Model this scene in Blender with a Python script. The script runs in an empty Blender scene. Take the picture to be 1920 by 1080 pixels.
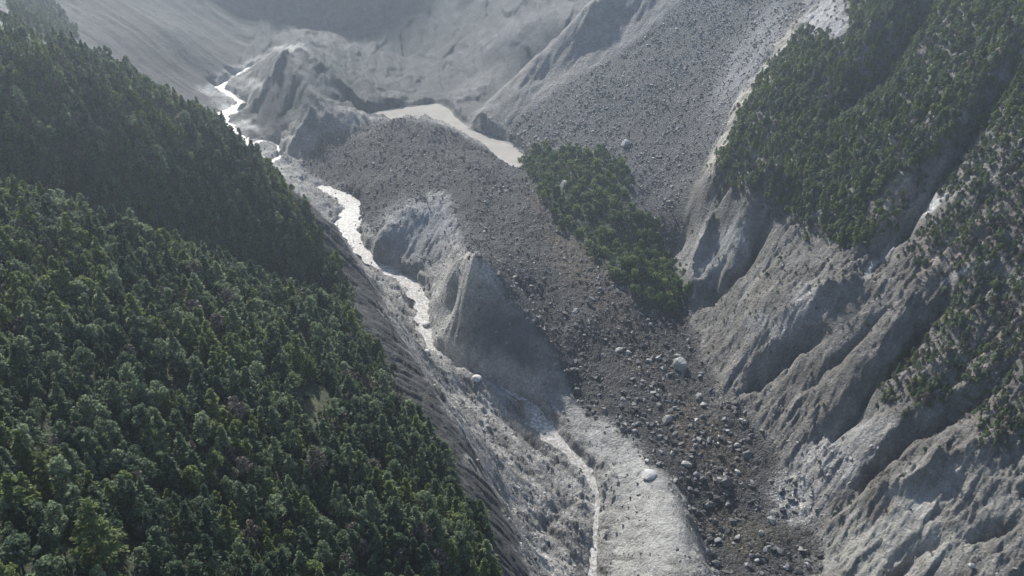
import bpy, bmesh, math, random
import numpy as np
from mathutils import Vector, Matrix

random.seed(7)
RNG = np.random.default_rng(11)
SC = bpy.context.scene
COL = SC.collection

# ------------------------------------------------------------------ camera
CAMZ = 400.0                      # metres above the datum; terrain below is worked out relative to it
PITCH = math.radians(28.0)
FPX = 1663.0                      # focal length in pixels of a 1920 wide frame
CT, ST = math.cos(PITCH), math.sin(PITCH)
cam_d = bpy.data.cameras.new('camera')
cam_d.sensor_width = 36.0
cam_d.lens = 36.0 * FPX / 1920.0
cam_d.clip_start, cam_d.clip_end = 1.0, 8000.0
cam = bpy.data.objects.new('camera', cam_d)
cam.location = (0, 0, CAMZ)
cam.rotation_euler = (math.pi / 2 - PITCH, 0, 0)
COL.objects.link(cam)
SC.camera = cam

# ------------------------------------------------------------------ sky, sun, exposure
SUN_AZ = math.radians(-21.0)      # from +Y (straight ahead), negative is to the left
SUN_EL = math.radians(37.0)
world = bpy.data.worlds.new('World')
SC.world = world
world.use_nodes = True
wn = world.node_tree
bg = wn.nodes['Background']
sky = wn.nodes.new('ShaderNodeTexSky')
sky.sky_type = 'NISHITA'
sky.sun_disc = False
sky.sun_elevation = SUN_EL
sky.sun_rotation = SUN_AZ
sky.altitude = 2500
sky.air_density, sky.dust_density, sky.ozone_density = 1.0, 3.0, 1.0
wn.links.new(sky.outputs[0], bg.inputs[0])
bg.inputs[1].default_value = 0.13
sun_d = bpy.data.lights.new('sun', 'SUN')
sun_d.energy = 5.0
sun_d.angle = math.radians(2.0)
sun_d.color = (1.0, 0.965, 0.90)
sun = bpy.data.objects.new('sun', sun_d)
sdir = Vector((math.sin(SUN_AZ) * math.cos(SUN_EL), math.cos(SUN_AZ) * math.cos(SUN_EL), math.sin(SUN_EL)))
sun.rotation_euler = sdir.to_track_quat('Z', 'Y').to_euler()
COL.objects.link(sun)
SC.view_settings.view_transform = 'Standard'
SC.view_settings.look = 'None'
SC.view_settings.exposure = 0.62
SC.view_settings.gamma = 1.0
SC.view_settings.use_curve_mapping = False
SC.cycles.volume_bounces = 1
SC.cycles.max_bounces = 6
SC.cycles.transparent_max_bounces = 8

# ------------------------------------------------------------------ helpers
def tag(o, label=None, cat=None, group=None, kind=None):
    if label: o['label'] = label
    if cat: o['category'] = cat
    if group: o['group'] = group
    if kind: o['kind'] = kind
    return o

def ray(px, py):
    u = (np.asarray(px, float) - 960.0) / FPX
    v = (540.0 - np.asarray(py, float)) / FPX
    return u, CT + v * ST, v * CT - ST          # direction, z relative to the camera

def atY(px, py, Y):                              # the point seen at a pixel, Y metres ahead
    u, dy, dz = ray(px, py)
    t = Y / dy
    return np.array([u * t, Y, dz * t])

def atZ(px, py, Z):                              # the point seen at a pixel, at a height
    u, dy, dz = ray(px, py)
    t = Z / dz
    return np.array([u * t, dy * t, Z])

def atR(px, py, off=0.0):                        # on the valley's grade (river profile) plus an offset
    u, dy, dz = ray(px, py)
    t = (-373.0 + off) / (dz - 0.1 * dy)
    return np.array([u * t, dy * t, dz * t])

def atM(px, py, off=0.0):                        # on the east mountain's mean plane
    u, dy, dz = ray(px, py)
    t = (-546.5 + off) / (dz - 0.30 * dy - 0.78 * u)
    return np.array([u * t, dy * t, dz * t])

def atF(px, py, off=0.0):                        # on the scree fan's mean plane
    u, dy, dz = ray(px, py)
    t = (-281 - 272.8 + off) / (dz - 0.55 * (0.78 * u + 0.62 * dy))
    return np.array([u * t, dy * t, dz * t])

def project(X, Y, Z):
    f = Y * CT - Z * ST
    f = np.where(f < 1, 1, f)
    return 960 + FPX * X / f, 540 - FPX * (Y * ST + Z * CT) / f

_P = np.random.default_rng(3).permutation(512)
_P = np.concatenate([_P, _P, _P]).astype(np.int32)
_A = np.random.default_rng(4).uniform(0, 2 * np.pi, 512)
_GX, _GY = np.cos(_A).astype(np.float32), np.sin(_A).astype(np.float32)

def perlin(x, y):
    x = np.asarray(x, np.float32); y = np.asarray(y, np.float32)
    xi = np.floor(x).astype(np.int32); yi = np.floor(y).astype(np.int32)
    xf = x - xi; yf = y - yi
    u = xf * xf * xf * (xf * (xf * 6 - 15) + 10); v = yf * yf * yf * (yf * (yf * 6 - 15) + 10)
    def g(ix, iy, dx, dy):
        h = _P[(_P[ix & 511] + iy) & 511]
        return _GX[h] * dx + _GY[h] * dy
    a = g(xi, yi, xf, yf); b = g(xi + 1, yi, xf - 1, yf)
    c = g(xi, yi + 1, xf, yf - 1); d = g(xi + 1, yi + 1, xf - 1, yf - 1)
    return (a + u * (b - a)) * (1 - v) + (c + u * (d - c)) * v

def fbm(x, y, octs=5, gain=0.5, ridged=False):
    s = 0.0; a = 1.0; n = 0.0
    for i in range(octs):
        p = perlin(x + 17.3 * i, y - 9.1 * i)
        if ridged: p = 0.5 - np.abs(p) * 1.6
        s = s + a * p; n += a; a *= gain; x = x * 2.03; y = y * 2.03
    return s / n

def cells(x, y, seed=0):
    """broken plates: every cell has its own level and tilt"""
    x = np.asarray(x, np.float32); y = np.asarray(y, np.float32)
    xi = np.floor(x).astype(np.int32); yi = np.floor(y).astype(np.int32)
    best = np.full(x.shape, 9.0, np.float32); out = np.zeros(x.shape, np.float32)
    for a in (-1, 0, 1):
        for b in (-1, 0, 1):
            h = _P[(_P[(xi + a + seed) & 511] + yi + b) & 511]
            h2 = _P[h + 7]; h3 = _P[h + 61]
            ox = x - (xi + a + h / 512.0); oy = y - (yi + b + h2 / 512.0)
            d = ox * ox + oy * oy
            m = d < best
            best = np.where(m, d, best)
            out = np.where(m, h3 / 512.0 - .5 + .8 * (_GX[h2] * ox + _GY[h2] * oy), out)
    return out

def sstep(a, b, x):
    t = np.clip((x - a) / (b - a), 0, 1)
    return t * t * (3 - 2 * t)

def inpoly(poly, x, y):
    p = np.asarray(poly, float); r = np.zeros(x.shape, bool)
    bb = (x >= p[:, 0].min()) & (x <= p[:, 0].max()) & (y >= p[:, 1].min()) & (y <= p[:, 1].max())
    xs, ys = x[bb], y[bb]; rr = np.zeros(xs.shape, bool)
    for i in range(len(p)):
        x0, y0 = p[i - 1]; x1, y1 = p[i]
        if y0 == y1: continue
        c = (y0 > ys) != (y1 > ys)
        rr ^= c & (xs < (x1 - x0) * (ys - y0) / (y1 - y0) + x0)
    r[bb] = rr
    return r

def polydist(pl, x, y, extra=None):
    """distance to a polyline in plan, signed side, parameter 0..1 and an interpolated extra value"""
    pl = np.asarray(pl, float)
    L = np.concatenate([[0], np.cumsum(np.hypot(*(pl[1:, :2] - pl[:-1, :2]).T))])
    best = np.full(x.shape, 1e9); side = np.zeros(x.shape); par = np.zeros(x.shape)
    ex = np.zeros(x.shape)
    for i in range(len(pl) - 1):
        ax, ay = pl[i, :2]; bx, by = pl[i + 1, :2]
        dx, dy = bx - ax, by - ay; l2 = dx * dx + dy * dy + 1e-9
        t = np.clip(((x - ax) * dx + (y - ay) * dy) / l2, 0, 1)
        qx, qy = x - (ax + t * dx), y - (ay + t * dy)
        d = np.hypot(qx, qy)
        m = d < best
        best = np.where(m, d, best)
        side = np.where(m, np.sign(dx * qy - dy * qx), side)
        par = np.where(m, (L[i] + t * (L[i + 1] - L[i])) / L[-1], par)
        if extra is not None:
            ex = np.where(m, extra[i] + t * (extra[i + 1] - extra[i]), ex)
    return best, side, par, ex

# ------------------------------------------------------------------ terrain: control lines (pixel, distance) -> world
CP = []
def add(*pts):
    for p in pts: CP.append(np.asarray(p, float))
def line(pts, n=4):
    pts = [np.asarray(p, float) for p in pts]
    for a, b in zip(pts[:-1], pts[1:]):
        for k in range(n): CP.append(a + (b - a) * k / n)
    CP.append(pts[-1])

# river, lower and upper course (on the grade of the valley)
RIVER_PX = [(1112, 1120), (1112, 1060), (1116, 990), (1122, 930), (1100, 880), (1062, 842), (1022, 800), (1000, 757),
            (945, 728), (862, 693), (806, 648), (796, 600), (800, 565), (762, 522), (706, 492), (672, 462),
            (652, 425), (666, 382), (640, 364), (600, 348)]
RIVER_UP = [(520, 330), (500, 308), (468, 276), (438, 248), (404, 222), (456, 194), (440, 180), (412, 166), (426, 152), (466, 128), (505, 108)]
RIVER = [atR(*p) for p in RIVER_PX]
RIVER_B = [atR(*p) for p in RIVER_UP]
line(RIVER, 3); line(RIVER_B, 2)
line([RIVER[-1], RIVER_B[0]], 4)

# left bank between the river and the scarp
add(atR(900, 820, 12), atR(950, 950, 16), atR(1000, 1040, 14), atR(760, 640, 6), atR(740, 600, 5), atR(840, 740, 8), atR(600, 372, 5), atR(560, 352, 6),
    atR(640, 420, 4), atR(690, 520, 6), atR(1050, 960, 8), atR(1050, 1060, 9))
# near forested hillside
NEAR_CREST = [atY(-60, 360, 330), atY(0, 370, 340), atY(120, 400, 355), atY(250, 430, 370), atY(380, 500, 392), atY(520, 545, 410), atY(640, 578, 420)]
line([p - np.array([0, 0, 4.5]) for p in NEAR_CREST], 3)
add(atY(0, 1060, 147), atY(-150, 1060, 140), atY(250, 1060, 165), atY(500, 1060, 190), atY(700, 1060, 210), atY(900, 1060, 230))
add(atY(0, 700, 222), atY(250, 720, 245), atY(500, 760, 268), atY(680, 760, 300), atY(-150, 700, 215))
line([atY(660, 580, 420), atY(720, 680, 378), atY(770, 760, 345), atY(830, 870, 302), atY(900, 980, 265), atY(945, 1080, 235)], 3)
line([atY(725, 610, 438), atY(785, 690, 400), atY(850, 790, 358), atY(880, 860, 330), atY(935, 960, 302), atY(1000, 1070, 280)], 3)
DN = lambda h: np.array([0, 0, h])
# gully behind the near crest, then the shaded far part of the hillside
add([-235, 385, -190], [-190, 405, -214], [-150, 425, -240], [-118, 440, -258], [-300, 365, -158])
FAR_CREST = [atY(-80, 25, 455), atY(0, 55, 470), atY(75, 82, 480), atY(150, 98, 490), atY(220, 132, 504), atY(290, 160, 520), atY(345, 190, 540), atY(405, 217, 560)]
line([p - np.array([0, 0, 6.5]) for p in FAR_CREST], 3)
line([atY(405, 217, 560) - DN(7), atY(450, 262, 552) - DN(7), atY(500, 312, 540) - DN(6), atY(560, 368, 524) - DN(3), atY(635, 432, 510), atY(662, 475, 501), atY(700, 545, 484), atY(728, 600, 458)], 3)
add(atY(150, 250, 440), atY(300, 330, 452), atY(450, 420, 458), atY(560, 500, 456), atY(50, 250, 420), atY(620, 545, 448))
# behind the far crest down to the river
add([-262, 680, -235], [-215, 660, -258], [-180, 610, -262], [-300, 760, -235], [-255, 790, -270], [-190, 690, -286], [-350, 850, -240], [-140, 590, -290], [-122, 550, -288],
    [-400, 700, -120], [-460, 800, -130])
# grey slope at the far left
add(atY(100, 0, 1000), atY(250, 80, 990), atY(330, 140, 985), atY(380, 175, 975), atY(0, 0, 880), atY(60, 40, 870), atY(200, 0, 1060), atY(330, 60, 1060), atY(400, 120, 1040))
add([-620, 900, -60], [-700, 1200, 20], [-560, 1150, -130])
# hill between the two streams
line([atY(575, 60, 1150), atY(540, 98, 985), atY(535, 108, 935), atY(560, 150, 888), atY(590, 190, 856), atY(640, 214, 838), atY(688, 248, 828), atY(740, 223, 800)], 3)
add(atY(660, 64, 1190), atY(565, 92, 1010), atY(620, 62, 1188))
line([atY(690, 75, 1170), atY(720, 105, 1120), atY(760, 150, 1065)], 2)
line([atY(575, 100, 1000), atY(620, 150, 950), atY(670, 210, 890)], 2)
add(atR(450, 190, 2), atR(480, 215, 2), atR(500, 240, 3), atR(530, 262, 4), atY(560, 280, 818), atY(600, 310, 790), atY(640, 330, 770), atY(650, 260, 815))
add(atY(720, 170, 1000), atY(650, 120, 1060))
# lake
LZ = -281.0
for p in [(700, 225), (740, 212), (790, 208), (830, 205), (815, 192), (880, 245), (920, 270), (955, 295)]:
    add(atZ(p[0], p[1], LZ - 3))
add(atZ(690, 205, LZ + 4), atZ(740, 196, LZ + 4), atZ(795, 187, LZ + 3), atZ(842, 192, LZ + 3), atZ(860, 218, LZ + 3), atZ(655, 225, LZ + 4))
add(atZ(765, 148, LZ + 3), atZ(800, 170, LZ + 1), atZ(830, 182, LZ + 1))
# landslide deposit: crest and surface
line([atY(695, 246, 812), atY(740, 223, 800), atY(800, 222, 795), atY(850, 246, 783), atY(900, 276, 772), atY(960, 308, 762)], 3)
add(atY(900, 300, 735), atY(850, 260, 770), atY(780, 260, 768), atY(700, 290, 770), atY(1000, 400, 650), atY(1000, 500, 572), atY(1200, 500, 575), atY(1150, 400, 660),
    atY(1060, 300, 755), atY(1100, 600, 517), atY(1180, 560, 540), atY(950, 450, 612), atY(900, 400, 650), atY(760, 330, 715), atY(700, 345, 722))
add(atR(1300, 800, 10), atR(1430, 1000, 7), atR(1350, 900, 8), atR(1200, 700, 11), atR(1150, 760, 12), atR(1240, 830, 10), atR(1450, 1075, 6), atR(1360, 1075, 2),
    atR(1300, 960, 4), atR(1250, 640, 9))
# second cone and the dark cone with its scarp
line([atY(828, 356, 682), atY(770, 388, 660), atY(705, 440, 636)], 3)
line([atY(828, 356, 682), atY(856, 400, 648), atY(850, 450, 618)], 2)
add(atR(760, 500, 6), atR(820, 505, 9), atY(790, 430, 642), atR(700, 470, 3))
line([atY(890, 480, 525), atY(930, 520, 514), atY(960, 560, 504), atY(1005, 610, 491), atY(1040, 660, 480), atY(1072, 738, 462)], 4)
line([atY(890, 480, 525), atY(850, 500, 546), atY(828, 530, 565)], 2)
add(atY(920, 480, 566), atY(985, 560, 535), atY(1030, 610, 513), atY(1075, 670, 490), atY(880, 450, 590))
line([atR(822, 640, 6), atR(850, 684, 5), atR(900, 700, 5), atR(960, 722, 5), atR(1040, 768, 5)], 3)
add(atY(900, 590, 504), atY(950, 650, 487), atY(855, 570, 534))
# pale berm beside the river
line([atR(1075, 772, 7), atR(1140, 800, 9), atR(1205, 852, 12), atR(1268, 935, 19), atR(1288, 1000, 24), atR(1300, 1085, 29)], 3)
add(atR(1180, 960, 10), atR(1180, 1060, 12), atR(1150, 900, 7), atR(1100, 820, 6))
line([atR(1292, 950, 4), atR(1310, 985, 1), atR(1348, 1085, -2)], 3)
# east mountain
BASE = [atR(1278, 470, 9), atR(1290, 560, 7), atR(1310, 640, 8), atR(1345, 720, 8), atR(1425, 800, 8), atR(1480, 900, 7), atR(1530, 990, 6), atR(1548, 1090, 6)]
line(BASE, 3)
for p in [(1919, 1080), (1919, 800), (1919, 540), (1919, 270), (1919, 0), (1750, 1000), (1650, 860), (1600, 700), (1750, 600), (1500, 620), (1750, 300), (1600, 450), (1700, 100),
          (1550, 250), (1480, 350), (1800, 850), (2100, 900), (2100, 500), (2100, 0), (1550, 40), (1440, 160), (1380, 260), (1330, 330)]:
    add(atM(*p))
add(atM(1400, 400, 8), atM(1440, 560, 4))
# scree fan and its spur
for p in [(1450, 0), (1400, 60), (1360, 150), (1320, 240), (1200, 150), (1100, 240), (1200, 330), (1000, 260), (1300, 30), (1200, 90), (1100, 145), (1010, 200), (1060, 200), (1260, 380), (1300, 320)]:
    add(atF(*p))
line([atY(1165, -60, 1015), atY(1110, 3, 940), atY(1075, 45, 932), atY(1040, 82, 925), atY(960, 152, 905), atY(905, 205, 880), atY(872, 236, 855)], 3)
add(atY(1180, 40, 922), atY(1100, 90, 910), atY(1020, 150, 896))
for p in [(1500, -80), (1350, -80)]: add(atF(*p))
add([20, 985, -262], [70, 1000, -240], [120, 1040, -215], [-20, 945, -276])
# hazy slope behind the spur, and the head of the valley
add(atY(1000, 40, 1070), atY(1100, 12, 1040), atY(900, 110, 1060), atY(845, 178, 1000), atY(930, 70, 1080), atY(900, 170, 985), atY(800, 110, 1130))
add(atY(750, 100, 1140), atY(750, 60, 1180), atY(750, 0, 1240), atY(600, 0, 1260), atY(450, 0, 1230), atY(450, 70, 1150), atY(600, 40, 1225), atY(900, 0, 1200), atY(1050, -20, 1130),
    atY(500, 50, 1180), atY(850, 50, 1170))
for x in (-900, -600, -300, 0, 300, 600, 900):
    add([x, 1420, -60 + abs(x) * 0.05], [x, 1580, 60])
add([600, 300, 80], [700, 700, 90], [600, 1000, 90], [450, 1150, 40], [350, 100, -180], [500, 150, 0], [-300, 100, -20], [-450, 300, 30], [-150, 60, -130],
    [0, 100, -190], [100, 150, -345], [60, 230, -346], [-560, 600, 40], [150, 240, -335], [230, 150, -290], [-700, 500, 90])

CP = np.array(CP)
_k = np.unique(np.round(CP[:, :2] / 1.5).astype(int), axis=0, return_index=True)[1]
CP = CP[np.sort(_k)]

def rbf_fit(P, lam=0.6):
    d = np.hypot(P[:, None, 0] - P[None, :, 0], P[:, None, 1] - P[None, :, 1])
    A = np.sqrt(d * d + 3.0)
    n = len(P)
    M = np.zeros((n + 3, n + 3)); M[:n, :n] = -A + lam * np.eye(n)
    M[:n, n] = 1; M[:n, n + 1:] = P[:, :2]; M[n, :n] = 1; M[n + 1:, :n] = P[:, :2].T
    return np.linalg.solve(M, np.concatenate([P[:, 2], [0, 0, 0]]))

W = rbf_fit(CP)
def rbf_eval(x, y):
    n = len(CP); out = W[n] + W[n + 1] * x + W[n + 2] * y
    for i in range(n):
        out = out - W[i] * np.sqrt((x - CP[i, 0]) ** 2 + (y - CP[i, 1]) ** 2 + 3.0)
    return out

NR, NC = 1010, 960                # rows (distance), columns (bearing)
Y0, Y1, YS, AM = 105.0, 1560.0, 60.0, math.radians(38)
rows = Y0 * (Y1 / Y0) ** (np.arange(NR) / (NR - 1))
ang = np.linspace(-AM, AM, NC)
GX = np.tan(ang)[None, :] * (rows[:, None] + YS)
GY = np.repeat(rows[:, None], NC, 1)

def bilin(G, r, c):
    r = np.clip(r, 0, G.shape[0] - 1.001); c = np.clip(c, 0, G.shape[1] - 1.001)
    ri = r.astype(int); ci = c.astype(int); rf = r - ri; cf = c - ci
    return (G[ri, ci] * (1 - cf) + G[ri, ci + 1] * cf) * (1 - rf) + (G[ri + 1, ci] * (1 - cf) + G[ri + 1, ci + 1] * cf) * rf

_s = 3                            # coarse evaluation, then bilinear in index space
_cr = np.arange(0, NR + _s, _s); _cc = np.arange(0, NC + _s, _s)
_ry = Y0 * (Y1 / Y0) ** (_cr / (NR - 1)); _ca = -AM + _cc * 2 * AM / (NC - 1)
_cx = np.tan(_ca)[None, :] * (_ry[:, None] + YS); _cy = np.repeat(_ry[:, None], len(_ca), 1)
_cz = rbf_eval(_cx, _cy)
GZ = bilin(_cz, np.repeat(np.arange(NR)[:, None] / _s, NC, 1), np.repeat(np.arange(NC)[None, :] / _s, NR, 0))

def rc(x, y):
    y = np.maximum(y, Y0)
    return np.log(y / Y0) / math.log(Y1 / Y0) * (NR - 1), (np.arctan(x / (y + YS)) + AM) / (2 * AM) * (NC - 1)
def height(x, y, G=None):
    r, c = rc(np.asarray(x, float), np.asarray(y, float))
    return bilin(GZ if G is None else G, r, c)

def cast(px, py, ymin=106.0):
    """where the view through a pixel first meets the terrain"""
    px = np.atleast_1d(np.asarray(px, float)); py = np.atleast_1d(np.asarray(py, float))
    u, dy, dz = ray(px, py)
    Ys = ymin * (1550.0 / ymin) ** (np.arange(900) / 899.0)
    res = np.full((len(px), 3), np.nan); done = np.zeros(len(px), bool); prev = None
    for Y in Ys:
        t = Y / dy
        h = dz * t - height(u * t, np.full(px.shape, Y))
        hit = (~done) & (h <= 0)
        if prev is not None and hit.any():
            f = np.clip(prev[1] / np.maximum(prev[1] - h, 1e-6), 0, 1)
            Yh = prev[0] + (Y - prev[0]) * f
            th = Yh / dy
            res[hit] = np.stack([u * th, Yh, dz * th], 1)[hit]; done |= hit
        prev = (Y, h)
        if done.all(): break
    return res

# ------------------------------------------------------------------ terrain: gullies, ribs, scarps
def carve(pts, amp, width, side_w=None, taper=0.38, base=0.0, noise=0.5):
    """a rib (amp > 0) or a gully (amp < 0) along a line seen on the slope"""
    global GZ
    P = cast([p[0] for p in pts], [p[1] for p in pts])
    P = P[~np.isnan(P[:, 0])]
    x0, x1 = P[:, 0].min() - 6 * width, P[:, 0].max() + 6 * width
    y0, y1 = P[:, 1].min() - 6 * width, P[:, 1].max() + 6 * width
    m = (GX > x0) & (GX < x1) & (GY > y0) & (GY < y1)
    x, y = GX[m], GY[m]
    jx = 0.45 * width * fbm(x / (width * 2.2), y / (width * 2.2), 3) * 2
    jy = 0.45 * width * fbm(x / (width * 2.2) + 40, y / (width * 2.2), 3) * 2
    d, sd, t, _ = polydist(P, x + jx, y + jy)
    w = width if side_w is None else np.where(sd > 0, width, side_w)
    k = np.exp(-(d / w) ** 1.25 * 1.5)
    e = np.clip(np.minimum(t, 1 - t) / taper, 0, 1) if taper > 0 else 1.0
    e = base + (1 - base) * e
    v = 1 + noise * fbm(x / 11, y / 11, 3) * 2
    GZ[m] += amp * k * e * v

carve([(1800, 500), (1762, 560), (1700, 640), (1650, 700), (1590, 780), (1535, 850)], -27, 8.5, taper=.25)
carve([(1915, 690), (1800, 755), (1720, 800), (1640, 870), (1600, 925), (1548, 985)], -19, 7, taper=.25)
carve([(1450, 395), (1400, 485), (1350, 535), (1302, 572)], -24, 8, taper=.25)
carve([(1770, -30), (1725, 30), (1680, 90), (1640, 135), (1590, 185), (1530, 240)], -34, 15, taper=.25)
carve([(1910, 100), (1850, 200), (1800, 275), (1740, 345), (1690, 420), (1640, 500), (1610, 530)], -24, 11, taper=.25)
carve([(1560, 628), (1500, 640), (1440, 690), (1380, 740)], -21, 7, taper=.3)
carve([(1450, 360), (1380, 410), (1325, 465), (1300, 520), (1296, 560)], 30, 13, 8, base=0.6, noise=.2)
carve([(1475, 430), (1405, 510), (1350, 545), (1300, 580)], 5, 5)
carve([(1800, -20), (1740, 60), (1680, 125), (1610, 180)], 9, 9)
carve([(1950, 20), (1900, 70), (1860, 130), (1800, 230), (1740, 310)], 7, 9)
carve([(1700, -20), (1640, 60), (1580, 150)], 7, 10)
carve([(1919, 820), (1840, 850), (1720, 910), (1620, 955), (1545, 1000)], 10, 9)
carve([(1780, 1010), (1730, 1030), (1690, 1060), (1660, 1100)], -11, 5)
carve([(1930, 970), (1850, 1000), (1800, 1030)], -10, 5)
carve([(1640, 515), (1570, 560), (1510, 575), (1440, 620)], 10, 9)
carve([(1700, 550), (1600, 640), (1540, 700), (1480, 760)], -8, 4)
carve([(1919, 560), (1850, 640), (1790, 700), (1720, 770)], -9, 6)
carve([(1540, -10), (1470, 72), (1412, 150), (1370, 222), (1318, 315)], 7, 6, base=0.6)
carve([(1050, 790), (1000, 752), (960, 732), (905, 706), (850, 688)], -4, 2.5)
carve([(1140, 905), (1128, 950), (1118, 1000), (1112, 1075)], -3, 5, taper=.1)
carve([(1000, 1000), (1040, 965), (1080, 930)], -6, 5)
carve([(900, 740), (960, 800), (1040, 870), (1090, 910)], -3.5, 3)
carve([(870, 790), (930, 850), (980, 900)], -4, 4)
carve([(540, 105), (520, 150), (480, 200), (460, 215)], 11, 9, taper=.2)
carve([(555, 140), (545, 190), (520, 240)], -9, 9)
carve([(560, 105), (620, 155), (690, 215)], 13, 10, base=.4)
carve([(600, 170), (640, 195), (680, 235)], 8, 7)
carve([(640, 120), (720, 190), (745, 200)], 6, 8)
carve([(600, 195), (575, 245), (535, 292)], 10, 8)

PX, PY = project(GX, GY, GZ)
JX = PX + 16 * fbm(GX / 22, GY / 22, 4) * 2 * np.clip(420 / GY, .3, 1.2)
JY = PY + 16 * fbm(GX / 22 + 31, GY / 22, 4) * 2 * np.clip(420 / GY, .3, 1.2)

def region(poly, ymin=0, ymax=5000, jit=True):
    x, y = (JX, JY) if jit else (PX, PY)
    return inpoly(poly, x, y) & (GY >= ymin) & (GY <= ymax)

def blur(a, n=2):
    a = a.astype(float)
    for _ in range(n):
        a = (a + np.roll(a, 1, 0) + np.roll(a, -1, 0)) / 3
        a = (a + np.roll(a, 1, 1) + np.roll(a, -1, 1)) / 3
    return a

FOREST_EDGE = [(-80, 25), (0, 58), (75, 86), (150, 98), (220, 134), (290, 164), (345, 194), (405, 220), (450, 262), (500, 312), (545, 364), (580, 404),
               (610, 455), (640, 520), (665, 580), (715, 670), (765, 760), (828, 870), (895, 980), (940, 1080)]
R_FOREST = region([(-2500, 2500), (-2500, -900)] + FOREST_EDGE + [(1100, 2500)], 0, 700) | ((GX < -300) & (GY < 600))
SCARP_EDGE = [(405, 217), (500, 312), (560, 368), (635, 432), (662, 475), (700, 545), (728, 602), (785, 690), (850, 790), (880, 860), (935, 960), (1000, 1070)]
R_HILL = region([(-2500, 2500), (-2500, -900), (-80, 20), (0, 52), (150, 92), (290, 158), (345, 188)] + SCARP_EDGE + [(1150, 2500)], 0, 760) | R_FOREST
EAST_EDGE = [(1640, -160), (1540, -2), (1470, 70), (1410, 150), (1370, 220), (1320, 310), (1284, 400), (1272, 480), (1290, 565), (1310, 640), (1345, 720), (1425, 800), (1480, 900), (1530, 990), (1552, 1090)]
R_EAST = region(EAST_EDGE + [(1750, 2500), (6000, 2500), (6000, -2500), (1700, -2500)], 0, 820) | ((GX > 260) & (GY < 820))
R_EAST &= ~R_HILL
R_SPUR = region([(1230, -200), (1110, 0), (1040, 80), (960, 150), (900, 206), (868, 238), (950, 236), (1010, 196), (1100, 136), (1200, 74), (1290, -2), (1400, -200)], 800, 960)
R_FAN = region([(1290, -2), (1430, -200), (1700, -200)] + EAST_EDGE[1:8] + [(1262, 480), (1230, 430), (1185, 370), (1170, 305), (1060, 278), (968, 285), (948, 240), (1010, 194), (1100, 135), (1200, 74)], 560, 1060) & ~R_EAST
ISLAND = [(968, 292), (1010, 280), (1060, 283), (1130, 290), (1172, 312), (1190, 380), (1240, 450), (1285, 530), (1292, 565), (1262, 590), (1200, 570), (1140, 510), (1090, 465), (1040, 410), (1000, 350)]
R_ISLE = region(ISLAND, 480, 790)
DEPOSIT = [(668, 240), (740, 218), (850, 244), (970, 310), (1000, 280), (1190, 300), (1262, 470), (1290, 565), (1345, 720), (1425, 800), (1480, 900), (1530, 990), (1560, 1100), (1560, 1600), (1345, 1600), (1345, 1080), (1300, 965),
           (1275, 930), (1205, 850), (1140, 798), (1076, 762), (1052, 700), (1030, 655), (960, 565), (900, 490), (870, 470), (855, 440), (852, 380), (828, 354), (760, 388), (700, 440), (670, 400), (660, 360), (600, 340), (560, 310), (600, 260)]
R_DEP = region(DEPOSIT, 250, 850) & ~R_EAST & ~R_FAN & ~R_HILL
R_BACK = (GY > 860) & ~R_FAN & ~R_SPUR

# fine relief: each kind of ground has its own
f_hill, f_east, f_fan, f_dep, f_isle = (blur(m, 4) for m in (R_HILL, R_EAST, R_FAN, R_DEP, R_ISLE))
f_for = blur(R_FOREST, 3)
f_back = blur(R_BACK, 6)
f_spur = blur(R_SPUR, 3)
f_rest = np.clip(1 - f_hill - f_east - f_fan - f_dep - f_back - f_spur, 0, 1)
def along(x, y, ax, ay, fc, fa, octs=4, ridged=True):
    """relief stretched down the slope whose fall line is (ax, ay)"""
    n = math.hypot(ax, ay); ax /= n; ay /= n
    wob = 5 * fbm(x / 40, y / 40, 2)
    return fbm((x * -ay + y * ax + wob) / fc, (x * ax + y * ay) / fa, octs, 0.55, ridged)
def crag(x, y, ax, ay, fc, fa, amp, seed):
    n = math.hypot(ax, ay); ax /= n; ay /= n
    g = np.clip(.75 + 2.0 * fbm(x / 30 + seed * 9, y / 30, 3), .15, 1.3)
    return amp * g * cells((x * -ay + y * ax) / fc + .4 * fbm(x / fc, y / fc, 2), (x * ax + y * ay) / fa, seed)
CALM = np.clip(1.0 - 1.6 * np.clip(fbm(GX / 55 + 5, GY / 55, 3) + .05, 0, 1), .25, 1)
def relief(f, fn):
    m = f > .004
    GZ[m] += f[m] * fn(GX[m], GY[m])
relief(f_for, lambda x, y: 5.0 * fbm(x / 45, y / 45, 4) + 4.0 * along(x, y, .95, -.2, 40, 160, 3))
relief(f_hill * (1 - f_for), lambda x, y: 5.5 * along(x, y, .85, .1, 12, 60, 6) + 1.6 * fbm(x / 6, y / 6, 4, .6, True) + crag(x, y, .85, .1, 4, 14, 1.4, 7))
relief(f_east * CALM, lambda x, y: 4.0 * along(x, y, -.8, -.5, 26, 120, 5) + 3.4 * along(x, y, -.8, -.5, 9, 45, 5) + 1.5 * along(x, y, -.75, -.6, 3.5, 14, 3)
       + 4.0 * fbm(x / 42, y / 42, 6, 0.55) + 2.0 * fbm(x / 7, y / 7, 4, 0.65) + 2.0 * fbm(x / 14, y / 14, 4, 0.6, True)
       + crag(x, y, -.8, -.5, 9, 20, 2.6, 1) + crag(x, y, -.7, -.6, 3.6, 7, 1.5, 2) + crag(x, y, -.7, -.6, 1.7, 3, .8, 3))
relief(f_fan, lambda x, y: 1.6 * fbm(x / 22, y / 22, 5, 0.6) + 1.1 * along(x, y, -.78, -.62, 18, 120, 3))
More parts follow.
